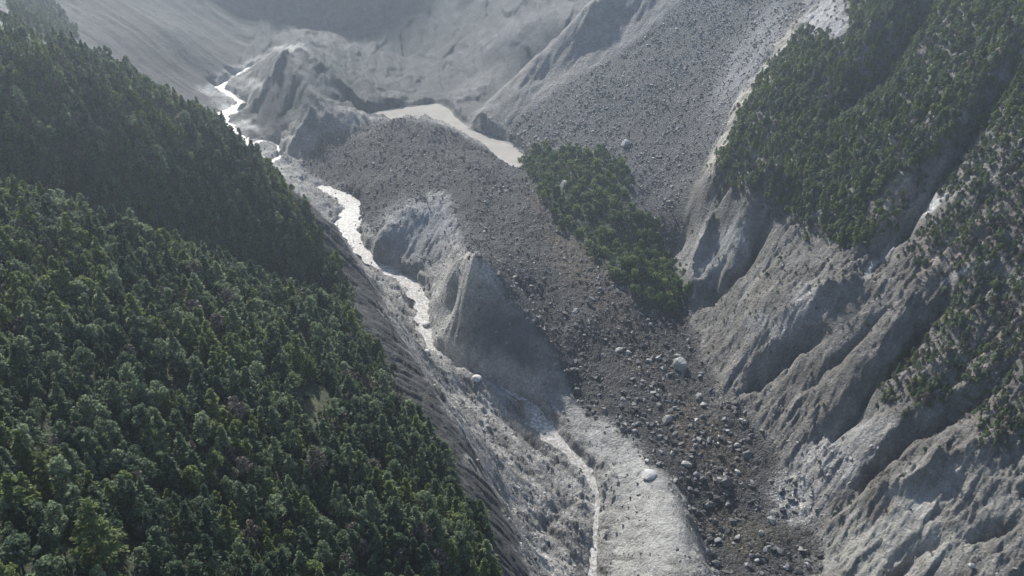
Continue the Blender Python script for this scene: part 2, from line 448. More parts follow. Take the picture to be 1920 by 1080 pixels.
relief(f_dep, lambda x, y: 3.0 * fbm(x / 30, y / 30, 6, 0.58) + 0.8 * fbm(x / 5, y / 5, 3, 0.6) + crag(x, y, .5, -.8, 5, 7, 1.0, 8) + crag(x, y, .5, -.8, 2, 2.6, .8, 9))
relief(f_isle, lambda x, y: 2.5 + 3 * fbm(x / 30, y / 30, 4))
R_BERM = blur(region([(1040, 760), (1080, 765), (1140, 798), (1205, 850), (1275, 930), (1305, 1000), (1310, 1400), (1140, 1400), (1150, 1000), (1170, 920), (1120, 860)], 200, 500), 5)
R_CONE = blur(region([(820, 520), (880, 470), (930, 510), (1050, 690), (1070, 750), (960, 730), (850, 690), (815, 640)], 440, 600) | region([(690, 460), (828, 350), (862, 400), (840, 500), (700, 485)], 580, 690), 4)
relief(f_rest * (1 - .8 * R_BERM) * (1 - R_CONE), lambda x, y: 2.8 * fbm(x / 18, y / 18, 5, 0.5) + 6.5 * along(x, y, .6, -.8, 9, 50, 5) + .9 * fbm(x / 5, y / 5, 3, .6) + crag(x, y, .6, -.8, 4, 12, 2.2, 5) + crag(x, y, .6, -.8, 1.8, 3.5, .7, 6))
relief(R_BERM * f_rest, lambda x, y: crag(x, y, .6, -.8, 5, 12, 1.0, 15) + .8 * fbm(x / 6, y / 6, 4, .6))
relief(R_CONE, lambda x, y: 3.2 * along(x, y, -.45, -.9, 7, 40, 5) + 2.0 * fbm(x / 14, y / 14, 5, .6) + crag(x, y, -.4, -.9, 4, 9, 1.2, 12))
relief(f_back * (GX > -330), lambda x, y: 7 * fbm(x / 90, y / 90, 6, 0.5) + 9.0 * along(x, y, .2, -1, 34, 160, 6) + crag(x, y, .2, -1, 22, 50, 4, 13))
relief(f_back * (GX <= -330), lambda x, y: 5 * fbm(x / 90, y / 90, 5, 0.5) + 9.0 * along(x, y, .8, -.3, 30, 220, 6))
f_mid = np.exp(-((GX + 190) / 130) ** 2 - ((GY - 930) / 130) ** 2) * (1 - f_dep) * (1 - f_fan)
relief(f_mid, lambda x, y: 5.0 * along(x, y, .5, -.85, 16, 70, 5) + crag(x, y, .5, -.85, 8, 16, 2.0, 11))
relief(f_spur, lambda x, y: 5 * along(x, y, -.6, -.8, 16, 60, 4) + 1.5 * fbm(x / 10, y / 10, 4))

# channels of the streams are cut to the river's profile, the lake bed below its surface
def cut(P, halves, bank, depth):
    global GZ
    P = np.asarray(P)
    m = (GX > P[:, 0].min() - 60) & (GX < P[:, 0].max() + 60) & (GY > P[:, 1].min() - 60) & (GY < P[:, 1].max() + 60)
    x, y = GX[m], GY[m]
    d, _, t, zr = polydist(P, x, y, P[:, 2])
    _, _, _, half = polydist(P, x, y, np.asarray(halves, float))
    j = half * 0.6 * 2 * fbm(x / 9, y / 9, 3)
    d = np.maximum(d + j, 0)
    bk = np.minimum(bank, .8 * half + 1.2)
    k = (1 - sstep(half, half + bk, d)) * (1 - sstep(4, 9, GZ[m] - zr))
    GZ[m] = GZ[m] * (1 - k) + (zr - depth * (1 - .6 * d / (half + bk))) * k
RIVER_W = [1.2, 1.2, .5, .5, 3, 2.6, 5, 1.2, 1.0, 1.0, 2.0, 3.5, 5, 5, 4, 3.5, 9.5, 9, 6, 3]
RIVER_BW = [2, 3, 4.5, 5, 5, 4, 3.5, 3.5, 3.5, 3, 2]
cut(RIVER, RIVER_W, 6, 1.2)
cut(RIVER_B, RIVER_BW, 7, 1.2)
BRAIDS = [[atR(*p) for p in q] for q in ([(404, 222), (420, 212), (446, 210), (472, 202), (456, 194)], [(468, 276), (486, 262), (520, 268), (530, 290), (500, 308)], [(412, 166), (392, 158), (378, 146), (402, 138), (440, 140)])]
for q in BRAIDS: cut(q, [2.2] * len(q), 6, 1.1)
LAKE_PX = [(664, 236), (690, 216), (735, 206), (800, 199), (822, 195), (834, 204), (872, 240), (905, 254), (960, 274), (990, 300), (968, 318), (900, 285), (845, 252), (800, 232), (720, 238), (680, 246)]
LAKE = np.array([atZ(p[0], p[1], LZ) for p in LAKE_PX])
PNOISE = fbm(GX / 7, GY / 7, 3)
lk = blur(inpoly(LAKE[:, :2], GX + 6 * fbm(GX / 20, GY / 20, 4), GY + 10 * fbm(GX / 20 + 9, GY / 20, 4)), 3)
ring = (lk < .02) & (GX > LAKE[:, 0].min() - 50) & (GX < LAKE[:, 0].max() + 50) & (GY > LAKE[:, 1].min() - 60) & (GY < LAKE[:, 1].max() + 60)
_d = polydist(np.concatenate([LAKE, LAKE[:1]]), GX[ring], GY[ring])[0]
GZ[ring] = np.where(_d < 45, np.maximum(GZ[ring], LZ + .25 + .07 * np.minimum(_d, 45) + .5 * PNOISE[ring]), GZ[ring])
GZ = np.where(lk > 0, np.minimum(GZ, (LZ + 0.6) * (1 - lk) + (LZ - 2.5) * lk), GZ)
PX, PY = project(GX, GY, GZ)

# ------------------------------------------------------------------ materials
def nodes_of(name):
    m = bpy.data.materials.new(name); m.use_nodes = True
    nt = m.node_tree
    return m, nt, nt.nodes['Principled BSDF']

def nd(nt, t, **kw):
    n = nt.nodes.new(t)
    for k, v in kw.items():
        if k.startswith('i_'):
            key = k[2:]
            n.inputs[int(key) if key.isdigit() else key].default_value = v
        else: setattr(n, k, v)
    return n

def mixcol(nt, a, b, fac, mode='MIX'):
    n = nt.nodes.new('ShaderNodeMix'); n.data_type = 'RGBA'; n.blend_type = mode
    for sock, v in ((n.inputs[0], fac), (n.inputs[6], a), (n.inputs[7], b)):
        if hasattr(v, 'links'): nt.links.new(v, sock)
        else: sock.default_value = v
    return n.outputs[2]

def ramp(nt, src, stops):
    n = nt.nodes.new('ShaderNodeValToRGB'); cr = n.color_ramp
    while len(cr.elements) > len(stops): cr.elements.remove(cr.elements[-1])
    while len(cr.elements) < len(stops): cr.elements.new(0.5)
    for e, (p, c) in zip(cr.elements, stops):
        e.position = p; e.color = (c, c, c, 1) if not isinstance(c, tuple) else c + (1,)
    nt.links.new(src, n.inputs[0])
    return n.outputs[0]

def mat_ground():
    """bare ground, rubble and rock: ground tone with some painted light and shade comes per place, grain and relief from noise"""
    m, nt, b = nodes_of('bare_ground')
    at = nd(nt, 'ShaderNodeAttribute', attribute_name='ground_colour')
    st = nd(nt, 'ShaderNodeAttribute', attribute_name='stoniness')
    geo = nd(nt, 'ShaderNodeNewGeometry')
    n1 = nd(nt, 'ShaderNodeTexNoise', i_Scale=0.09, i_Detail=8.0, i_Roughness=0.65)
    n2 = nd(nt, 'ShaderNodeTexNoise', i_Scale=0.75, i_Detail=6.0, i_Roughness=0.7)
    vo = nd(nt, 'ShaderNodeTexVoronoi', i_Scale=0.85, i_Randomness=1.0)
    vo2 = nd(nt, 'ShaderNodeTexVoronoi', i_Scale=0.33, i_Randomness=1.0)
    for n in (n1, n2, vo, vo2): nt.links.new(geo.outputs['Position'], n.inputs['Vector'])
    c = mixcol(nt, at.outputs['Color'], ramp(nt, n1.outputs[0], [(0.32, 0.62), (0.68, 1.36)]), 1.0, 'MULTIPLY')
    c = mixcol(nt, c, ramp(nt, n2.outputs[0], [(0.3, 0.66), (0.7, 1.34)]), 1.0, 'MULTIPLY')
    sep = nt.nodes.new('ShaderNodeSeparateColor'); nt.links.new(vo.outputs['Color'], sep.inputs[0])
    sc = ramp(nt, sep.outputs[0], [(0.0, 0.55), (0.8, 1.15), (1.0, 2.1)])
    c2 = mixcol(nt, c, sc, 1.0, 'MULTIPLY')
    c = mixcol(nt, c, c2, st.outputs['Fac'])
    nt.links.new(c, b.inputs['Base Color'])
    b.inputs['Roughness'].default_value = 0.78
    b.inputs['Specular IOR Level'].default_value = 0.35
    h = nd(nt, 'ShaderNodeMath', operation='MULTIPLY'); nt.links.new(vo.outputs['Distance'], h.inputs[0]); nt.links.new(st.outputs['Fac'], h.inputs[1])
    h1 = nd(nt, 'ShaderNodeMath', operation='MULTIPLY_ADD', i_1=-1.0); nt.links.new(h.outputs[0], h1.inputs[0])
    h2 = nd(nt, 'ShaderNodeMath', operation='MULTIPLY', i_1=1.5); nt.links.new(n2.outputs[0], h2.inputs[0]); nt.links.new(h2.outputs[0], h1.inputs[2])
    n3 = nd(nt, 'ShaderNodeTexNoise', noise_type='RIDGED_MULTIFRACTAL', i_Scale=0.28, i_Detail=7.0, i_Roughness=0.62)
    nt.links.new(geo.outputs['Position'], n3.inputs['Vector'])
    h3 = nd(nt, 'ShaderNodeMath', operation='MULTIPLY_ADD', i_1=0.7); nt.links.new(n3.outputs[0], h3.inputs[0]); nt.links.new(h1.outputs[0], h3.inputs[2])
    bp = nd(nt, 'ShaderNodeBump', i_Strength=1.0, i_Distance=1.3)
    nt.links.new(h3.outputs[0], bp.inputs['Height']); nt.links.new(bp.outputs[0], b.inputs['Normal'])
    return m

def mat_water(name, col, foam, fs, rough):
    m, nt, b = nodes_of(name)
    geo = nd(nt, 'ShaderNodeNewGeometry')
    n = nd(nt, 'ShaderNodeTexNoise', i_Scale=fs, i_Detail=7.0, i_Roughness=0.7)
    nt.links.new(geo.outputs['Position'], n.inputs['Vector'])
    c = mixcol(nt, col + (1,), foam + (1,), ramp(nt, n.outputs[0], [(0.44, 0.0), (0.6, 1.0)]))
    nt.links.new(c, b.inputs['Base Color'])
    b.inputs['Roughness'].default_value = rough
    b.inputs['Specular IOR Level'].default_value = 0.12
    bp = nd(nt, 'ShaderNodeBump', i_Strength=0.35, i_Distance=0.6)
    nt.links.new(n.outputs[0], bp.inputs['Height']); nt.links.new(bp.outputs[0], b.inputs['Normal'])
    return m

def mat_leaf(name, lo, hi, trans=0.5, dead=None):
    m, nt, b = nodes_of(name)
    oi = nd(nt, 'ShaderNodeObjectInfo')
    geo = nd(nt, 'ShaderNodeNewGeometry')
    n = nd(nt, 'ShaderNodeTexNoise', i_Scale=0.8, i_Detail=3.0)
    nt.links.new(geo.outputs['Position'], n.inputs['Vector'])
    c = mixcol(nt, lo + (1,), hi + (1,), oi.outputs['Random'])
    c = mixcol(nt, c, ramp(nt, n.outputs[0], [(0.3, 0.65), (0.7, 1.35)]), 1.0, 'MULTIPLY')
    nt.links.new(c, b.inputs['Base Color'])
    b.inputs['Roughness'].default_value = 0.6
    b.inputs['Specular IOR Level'].default_value = 0.25
    tr = nt.nodes.new('ShaderNodeBsdfTranslucent'); nt.links.new(c, tr.inputs[0])
    mx = nd(nt, 'ShaderNodeMixShader', i_0=trans)
    nt.links.new(b.outputs[0], mx.inputs[1]); nt.links.new(tr.outputs[0], mx.inputs[2])
    nt.links.new(mx.outputs[0], nt.nodes['Material Output'].inputs[0])
    return m

def mat_plain(name, col, rough=0.85, scale=2.0, var=0.4, rnd=(0.55, 1.15, 1.9)):
    m, nt, b = nodes_of(name)
    tc = nd(nt, 'ShaderNodeNewGeometry')
    oi = nd(nt, 'ShaderNodeObjectInfo')
    n = nd(nt, 'ShaderNodeTexNoise', i_Scale=scale, i_Detail=6.0, i_Roughness=0.65)
    nt.links.new(tc.outputs['Position'], n.inputs['Vector'])
    c = mixcol(nt, col + (1,), ramp(nt, n.outputs[0], [(0.3, 1 - var), (0.7, 1 + var)]), 1.0, 'MULTIPLY')
    c = mixcol(nt, c, ramp(nt, oi.outputs['Random'], [(0.0, rnd[0]), (0.75, rnd[1]), (1.0, rnd[2])]), 1.0, 'MULTIPLY')
    nt.links.new(c, b.inputs['Base Color'])
    b.inputs['Roughness'].default_value = rough
    b.inputs['Specular IOR Level'].default_value = 0.4
    bp = nd(nt, 'ShaderNodeBump', i_Strength=0.5, i_Distance=0.3)
    nt.links.new(n.outputs[0], bp.inputs['Height']); nt.links.new(bp.outputs[0], b.inputs['Normal'])
    return m

M_GROUND = mat_ground()
M_RIVER = mat_water('silty_river_water', (0.24, 0.222, 0.195), (0.56, 0.54, 0.51), 0.55, 0.45)
M_LAKE = mat_water('milky_lake_water', (0.34, 0.315, 0.275), (0.40, 0.375, 0.33), 0.05, 0.22)
M_LEAF = {'dark': mat_leaf('dark_needles', (0.060, 0.092, 0.056), (0.125, 0.168, 0.096)),
          'grey': mat_leaf('dusty_grey_green_leaves', (0.115, 0.155, 0.090), (0.225, 0.275, 0.160)),
          'green': mat_leaf('yellow_green_leaves', (0.130, 0.172, 0.060), (0.205, 0.245, 0.092)),
          'brown': mat_leaf('withered_brown_leaves', (0.11, 0.096, 0.075), (0.17, 0.15, 0.125), 0.25),
          'bush': mat_leaf('bush_leaves', (0.055, 0.105, 0.040), (0.115, 0.170, 0.058))}
M_BARK = mat_plain('bark', (0.09, 0.075, 0.06), 0.9, 3.0)
M_ROCK = mat_plain('grey_rock', (0.100, 0.098, 0.096), 0.7, 1.2, 0.4, (0.5, 1.15, 2.6))
M_ROCK_P = mat_plain('pale_rock', (0.33, 0.325, 0.305), 0.75, 1.0, 0.3, (0.75, 1.0, 1.35))
M_ROCK_W = mat_plain('white_rock', (0.50, 0.49, 0.465), 0.75, 1.0, 0.15, (0.95, 1.0, 1.05))
M_WOOD = mat_plain('weathered_wood', (0.22, 0.20, 0.18), 0.85, 2.0)

# ------------------------------------------------------------------ terrain: colour of the ground, place by place, with some painted sun, shade and glare
def mixin(A, m, c):
    return A * (1 - m[..., None]) + np.array(c) * m[..., None]
A = np.zeros(GX.shape + (3,)); A[:] = (0.26, 0.252, 0.236)
ST_ = np.full(GX.shape, 0.35)
A = mixin(A, f_back, (0.055, 0.061, 0.063)); A = mixin(A, f_spur, (0.19, 0.185, 0.175))
A = mixin(A, f_fan, (0.074, 0.074, 0.077)); A = mixin(A, f_dep, (0.052, 0.050, 0.049))
A = mixin(A, f_east, (0.165, 0.156, 0.140)); A = mixin(A, f_hill, (0.062, 0.060, 0.059)); A = mixin(A, f_for, (0.060, 0.070, 0.036))  # hillside scarp tone is darkened to paint in the shadow on it
A = mixin(A, f_isle * .85, (0.045, 0.062, 0.034))
ST_ = ST_ + 0.6 * f_dep + 0.5 * f_fan - 0.1 * f_east - 0.3 * f_hill
PN = 0.25 * fbm(GX / 9, GY / 9, 4)
def patch(px, py, rx, ry, col, s=1.0, rot=0.0, ymin=0, ymax=3000, stone=None):
    c, n = math.cos(math.radians(rot)), math.sin(math.radians(rot))
    r = max(rx, ry) * 1.4
    m = (np.abs(JX - px) < r) & (np.abs(JY - py) < r) & (GY > ymin) & (GY < ymax)
    x, y = JX[m] - px, JY[m] - py
    d = ((x * c + y * n) / rx) ** 2 + ((-x * n + y * c) / ry) ** 2
    k = s * (1 - sstep(0.35, 1.0, np.sqrt(d) + PN[m]))
    A[m] = A[m] * (1 - k[:, None]) + np.array(col) * k[:, None]
    if stone is not None: ST_[m] = ST_[m] * (1 - k) + stone * k
BR = (0.088, 0.070, 0.054)
patch(1090, 500, 190, 50, BR, .75, 48, 400, 760); patch(1200, 660, 150, 45, BR, .6, 48, 350, 700); patch(1320, 830, 140, 70, (0.070, 0.054, 0.040), .85, 50, 250, 560)
patch(1010, 380, 60, 28, BR, .7, 40, 500, 760); patch(1380, 1000, 130, 60, (0.085, 0.075, 0.052), .7, 10, 220, 500)
patch(1180, 900, 180, 75, (0.40, 0.392, 0.365), .9, 52, 250, 520, .1); patch(1200, 1030, 90, 110, (0.385, 0.378, 0.35), .85, 0, 220, 420, .15)
patch(885, 515, 62, 50, (0.42, 0.40, 0.365), .95, 0, 480, 640); patch(830, 580, 45, 70, (0.42, 0.41, 0.38), .8, 0, 450, 640)  # pale cone top; its sunlit left side is painted lighter into the ground
patch(955, 640, 105, 85, (0.105, 0.110, 0.118), .95, 40, 440, 560, .02)  # shade on the cone's front face, painted dark into the ground colour
patch(785, 430, 105, 75, (0.29, 0.29, 0.29), .9, 0, 560, 700, .02)  # pale cut face of the second cone, lightened to paint in sunlight
patch(1480, 590, 140, 60, (0.30, 0.295, 0.28), .8, -25, 300, 560); patch(1340, 470, 105, 70, (0.33, 0.325, 0.31), .9, -45, 400, 660, .05)
patch(1560, 860, 170, 80, (0.34, 0.335, 0.32), .8, -30, 250, 520); patch(1500, 940, 70, 60, (0.42, 0.41, 0.39), .7, 0, 250, 480)
patch(1720, 990, 270, 120, (0.35, 0.34, 0.305), .9, -25, 150, 460, .1); patch(1390, 700, 110, 60, (0.24, 0.225, 0.205), .6, -50, 300, 560)
patch(1430, 560, 90, 40, (0.17, 0.155, 0.135), .7, -35, 300, 600); patch(1560, 720, 130, 50, (0.145, 0.135, 0.12), .7, -40, 300, 560); patch(1700, 640, 90, 60, (0.15, 0.14, 0.13), .6, -35, 300, 600)
patch(1690, 380, 90, 26, (0.30, 0.24, 0.20), .8, -55, 300, 640); patch(1780, 470, 120, 60, (0.25, 0.215, 0.18), .6, -35, 250, 600)
patch(1745, 390, 55, 14, (0.55, 0.55, 0.53), .9, -45, 300, 640); patch(1650, 490, 55, 9, (0.55, 0.55, 0.53), .9, -50, 300, 640); patch(1800, 520, 60, 9, (0.5, 0.49, 0.47), .8, -25, 250, 600)
patch(1645, 970, 32, 14, (0.30, 0.20, 0.16), .8, -30, 200, 460)
patch(1430, 140, 150, 20, (0.48, 0.45, 0.38), .95, -57, 560, 900, .05); patch(1345, 290, 60, 14, (0.50, 0.47, 0.40), .9, -60, 560, 900, .05)
patch(1545, 45, 60, 55, (0.40, 0.40, 0.40), .8, -45, 560, 900); patch(1400, 110, 170, 45, (0.20, 0.20, 0.205), .8, -58, 680, 1000, .0)
patch(330, 745, 38, 18, (0.13, 0.125, 0.055), .9, 10, 0, 400); patch(592, 760, 30, 40, (0.12, 0.12, 0.055), .9, 0, 0, 400); patch(770, 930, 40, 60, (0.09, 0.10, 0.05), .5, 50, 0, 400)
patch(250, 80, 330, 70, (0.058, 0.056, 0.059), .8, 38, 760, 1300); patch(90, 70, 160, 35, (0.07, 0.075, 0.07), .8, 38, 700, 960)
patch(480, 55, 200, 50, (0.068, 0.078, 0.076), .5, 10, 1040, 1500); patch(980, 60, 190, 45, (0.14, 0.14, 0.14), .8, -25, 950, 1200, .0); patch(900, 160, 110, 25, (0.16, 0.16, 0.158), .7, -38, 930, 1100, .0)
patch(720, 20, 320, 60, (0.078, 0.090, 0.088), .5, 0, 1080, 1500); patch(540, 95, 50, 10, (0.5, 0.5, 0.48), .8, 5, 980, 1160)  # last patch: glare of water on the terrace, painted as pale ground
patch(560, 160, 130, 95, (0.075, 0.080, 0.082), .85, 30, 815, 1110); patch(540, 95, 42, 8, (0.42, 0.42, 0.40), .8, 5, 960, 1060)  # dark hill tone, then the inner streak of the painted water glare
for p in ((430, 200), (460, 240), (480, 160), (400, 175)): patch(p[0], p[1], 45, 14, (0.46, 0.45, 0.42), .8, 10, 760, 1100)
def riverbank(P, w, c):
    P = np.asarray(P)
    m = (GX > P[:, 0].min() - 30) & (GX < P[:, 0].max() + 30) & (GY > P[:, 1].min() - 30) & (GY < P[:, 1].max() + 30)
    d, _, _, _ = polydist(P, GX[m], GY[m])
    k = .75 * (1 - sstep(w * .4, w, d + 24 * PN[m]))[:, None]
    A[m] = A[m] * (1 - k) + np.array(c) * k
riverbank(RIVER[6:13], 12, (0.40, 0.39, 0.365)); riverbank(RIVER[:7], 6, (0.34, 0.33, 0.31)); riverbank(RIVER_B, 16, (0.40, 0.39, 0.365))

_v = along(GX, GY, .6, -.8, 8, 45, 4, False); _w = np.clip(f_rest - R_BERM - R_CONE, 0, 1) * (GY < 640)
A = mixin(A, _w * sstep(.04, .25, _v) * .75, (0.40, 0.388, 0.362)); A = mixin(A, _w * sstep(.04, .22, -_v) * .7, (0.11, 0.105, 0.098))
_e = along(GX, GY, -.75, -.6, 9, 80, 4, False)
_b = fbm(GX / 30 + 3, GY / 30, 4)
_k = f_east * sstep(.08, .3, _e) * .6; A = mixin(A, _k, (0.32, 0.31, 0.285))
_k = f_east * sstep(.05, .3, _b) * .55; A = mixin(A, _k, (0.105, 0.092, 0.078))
# ------------------------------------------------------------------ terrain: meshes (one sheet, split into the kinds of ground)
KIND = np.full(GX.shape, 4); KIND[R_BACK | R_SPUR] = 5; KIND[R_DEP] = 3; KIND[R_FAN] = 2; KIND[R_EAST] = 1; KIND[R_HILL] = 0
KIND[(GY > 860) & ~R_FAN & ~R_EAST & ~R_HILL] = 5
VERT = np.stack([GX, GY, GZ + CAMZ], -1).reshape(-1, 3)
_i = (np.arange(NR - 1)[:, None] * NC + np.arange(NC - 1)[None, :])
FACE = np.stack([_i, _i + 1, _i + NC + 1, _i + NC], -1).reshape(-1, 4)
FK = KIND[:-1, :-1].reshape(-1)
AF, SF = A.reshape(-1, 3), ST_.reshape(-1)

def make_mesh(name, v, f, mat, cols=None, stone=None, smooth=True):
    me = bpy.data.meshes.new(name)
    me.vertices.add(len(v)); me.vertices.foreach_set('co', np.ascontiguousarray(v, np.float32).ravel())
    n = f.shape[1]
    me.loops.add(f.size); me.loops.foreach_set('vertex_index', f.ravel().astype(np.int32))
    me.polygons.add(len(f)); me.polygons.foreach_set('loop_start', np.arange(0, f.size, n, dtype=np.int32))
    if cols is not None:
        a = me.attributes.new('ground_colour', 'FLOAT_COLOR', 'POINT')
        a.data.foreach_set('color', np.concatenate([cols, np.ones((len(cols), 1))], 1).astype(np.float32).ravel())
        a = me.attributes.new('stoniness', 'FLOAT', 'POINT'); a.data.foreach_set('value', stone.astype(np.float32))
    me.update(calc_edges=True)
    if smooth: me.polygons.foreach_set('use_smooth', np.ones(len(f), bool))
    me.materials.append(mat)
    return me

def link(name, me, parent=None):
    o = bpy.data.objects.new(name, me); COL.objects.link(o)
    if parent: o.parent = parent
    return o

TERRAIN = [('hillside', 'steep wooded hillside ending in an eroded grey scarp'), ('mountainside', 'gullied pale rock mountainside with forest above'),
           ('scree_slope', 'broad grey scree fan of broken rock above the lake'), ('landslide_deposit', 'dark rubble tongue of the landslide filling the valley'),
           ('valley_floor', 'pale silt and gravel beside the river'), ('mountain', 'hazy grey slopes at the head of the valley')]
for k, (nm, lb) in enumerate(TERRAIN):
    f = FACE[FK == k]
    used = np.unique(f); re = np.zeros(len(VERT), np.int64); re[used] = np.arange(len(used))
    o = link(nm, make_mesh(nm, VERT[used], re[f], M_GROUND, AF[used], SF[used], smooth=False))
    tag(o, lb, 'terrain', kind='structure')

# ------------------------------------------------------------------ water
def ribbon(name, P, half, lift, mat, label, n=6):
    P = np.asarray(P)
    Q = np.concatenate([[a + (b - a) * k / n for k in range(n)] for a, b in zip(P[:-1], P[1:])] + [[P[-1]]])
    for _ in range(3): Q[1:-1] = (Q[:-2] + Q[1:-1] * 2 + Q[2:]) / 4
    T = np.gradient(Q[:, :2], axis=0); T /= np.linalg.norm(T, axis=1)[:, None]
    N = np.stack([-T[:, 1], T[:, 0]], 1)
    h = np.interp(np.arange(len(Q)) / (len(Q) - 1), np.linspace(0, 1, len(half)), half)
    V = []
    for k in (-1, -.5, 0, .5, 1):
        w = h * k * (1 + .25 * np.sin(np.arange(len(Q)) * 1.7 + k))
        V.append(np.stack([Q[:, 0] + N[:, 0] * w, Q[:, 1] + N[:, 1] * w, Q[:, 2] + CAMZ + lift], 1))
    V = np.stack(V, 1).reshape(-1, 3)
    i = (np.arange(len(Q) - 1)[:, None] * 5 + np.arange(4)[None, :]).reshape(-1)
    o = link(name, make_mesh(name, V, np.stack([i, i + 1, i + 6, i + 5], 1), mat))
    return tag(o, label, 'water', kind='structure')
ribbon('river', RIVER, [w + 3 if w > 2 else w + .9 for w in RIVER_W], -0.5, M_RIVER, 'silty white river rushing through the valley')
ribbon('river', RIVER_B, [w + 4 for w in RIVER_BW], -0.5, M_RIVER, 'bright winding upper reach of the river')
for q in BRAIDS: ribbon('river', q, [4] * len(q), -0.5, M_RIVER, 'thin side channel of the braided upper river')
bm = bmesh.new()
vs = [bm.verts.new((p[0], p[1], LZ + CAMZ)) for p in (LAKE[:, :] - LAKE.mean(0)) * [1.16, 1.16, 1] + LAKE.mean(0)]
bm.faces.new(vs); me = bpy.data.meshes.new('lake'); bm.to_mesh(me); bm.free(); me.materials.append(M_LAKE)
tag(link('lake', me), 'milky beige lake dammed behind the landslide', 'water', kind='structure')

# ------------------------------------------------------------------ trees: a few grown shapes, copied
def quads_mesh(name, C, U, V, mat, trunk=None):
    """leaf sprays: one bent quad per centre C with half axes U, V"""
    n = len(C)
    v = np.stack([C - U - V * .6, C + U - V * .6, C + U * .7 + V, C - U * .7 + V], 1).reshape(-1, 3)
    f = np.arange(4 * n).reshape(n, 4)
    return make_mesh(name, v, f, mat, smooth=False)

def rdirs(n, rng):
    d = rng.normal(size=(n, 3)); return d / np.linalg.norm(d, axis=1)[:, None]

def crown_points(shape, seed, n):
    """centres and axes of leaf sprays for a crown about 1 wide and H high above the ground (unit: crown width)"""
    r = np.random.default_rng(seed)
    C, U, V = [], [], []
    if shape == 'conifer':
        H = 1.65; lv = 11
        for k in range(lv):
            t = k / (lv - 1); z = H * (0.16 + 0.84 * t); rad = 0.5 * (1 - t) ** 0.8 * r.uniform(.85, 1.15) + 0.035
            nb = max(3, int(9 * (1 - t) + 3))
            for a in r.uniform(0, 2 * np.pi, nb):
                rb = rad * r.uniform(.7, 1.15); m = max(3, int(n / lv / nb * 1.3))
                for q in np.sqrt(r.uniform(.05, 1, m)):
                    p = np.array([math.cos(a) * rb * q, math.sin(a) * rb * q, z - 0.16 * q * rb * 2 + r.normal() * .02])
                    p[:2] += r.normal(size=2) * .035
                    d = np.array([math.cos(a), math.sin(a), -.35]) + r.normal(size=3) * .35
                    w = np.cross(d, rdirs(1, r)[0])
                    C.append(p); U.append(d / np.linalg.norm(d) * .062); V.append(w / np.linalg.norm(w) * .040)
    else:
        H, z0 = {'dome': (1.25, .34), 'column': (1.9, .30), 'shrub': (.85, .05), 'ragged': (1.5, .4)}[shape]
        nl = {'dome': 34, 'column': 30, 'shrub': 22, 'ragged': 18}[shape]
        for k in range(nl):
            t = r.uniform(0, 1) ** .8; a = r.uniform(0, 2 * np.pi)
            prof = {'dome': math.sin(math.pi * (0.16 + .84 * t)) ** .7, 'column': math.sin(math.pi * (.12 + .85 * t)) ** .6 * .72, 'shrub': math.cos(t * 1.35) ** .6, 'ragged': math.sin(math.pi * (.2 + .78 * t)) * .9}[shape]
            rr = .42 * prof * (r.uniform(.55, 1.0) if r.uniform() < .8 else r.uniform(0, .5))
            c = np.array([math.cos(a) * rr, math.sin(a) * rr, z0 * H + (1 - z0) * H * t * .93])
            sz = r.uniform(.09, .17) * (1.15 if shape != 'column' else .9)
            m = int(n / nl)
            d = rdirs(m, r); rad = r.uniform(.35, 1, m)[:, None] ** .5
            p = c + d * rad * sz * np.array([1, 1, .8])
            for j in range(m):
                u = np.cross(d[j], rdirs(1, r)[0]); u /= np.linalg.norm(u) + 1e-6
                w = np.cross(d[j] + r.normal(size=3) * .5, u); w /= np.linalg.norm(w) + 1e-6
                C.append(p[j]); U.append(u * .048); V.append(w * .040)
    return np.array(C), np.array(U), np.array(V), H

def tube(bm, a, b, ra, rb, n=6):
    a, b = Vector(a), Vector(b); d = (b - a).normalized(); x = d.orthogonal().normalized(); y = d.cross(x)
    r0 = [bm.verts.new(a + (x * math.cos(i * 2 * math.pi / n) + y * math.sin(i * 2 * math.pi / n)) * ra) for i in range(n)]
    r1 = [bm.verts.new(b + (x * math.cos(i * 2 * math.pi / n) + y * math.sin(i * 2 * math.pi / n)) * rb) for i in range(n)]
    for i in range(n): bm.faces.new((r0[i], r0[(i + 1) % n], r1[(i + 1) % n], r1[i]))
    bm.faces.new(r1)

def trunk_mesh(name, H, seed, mat, top=.9):
    r = random.Random(seed); bm = bmesh.new(); p = Vector((0, 0, -.12)); k = 5
    for i in range(k):
        q = Vector((r.uniform(-.02, .02), r.uniform(-.02, .02), -.12 + (H * top + .12) * (i + 1) / k))
        tube(bm, p, q, .035 * (1 - i / k) + .006, .035 * (1 - (i + 1) / k) + .006); p = q
    for i in range(7):
        z = H * r.uniform(.25, .75); a = r.uniform(0, 6.28); L = .34 * (1 - z / H * .6)
        tube(bm, (0, 0, z), (math.cos(a) * L, math.sin(a) * L, z + r.uniform(.0, .14)), .012, .004, 4)
    me = bpy.data.meshes.new(name); bm.to_mesh(me); bm.free(); me.materials.append(mat)
    return me

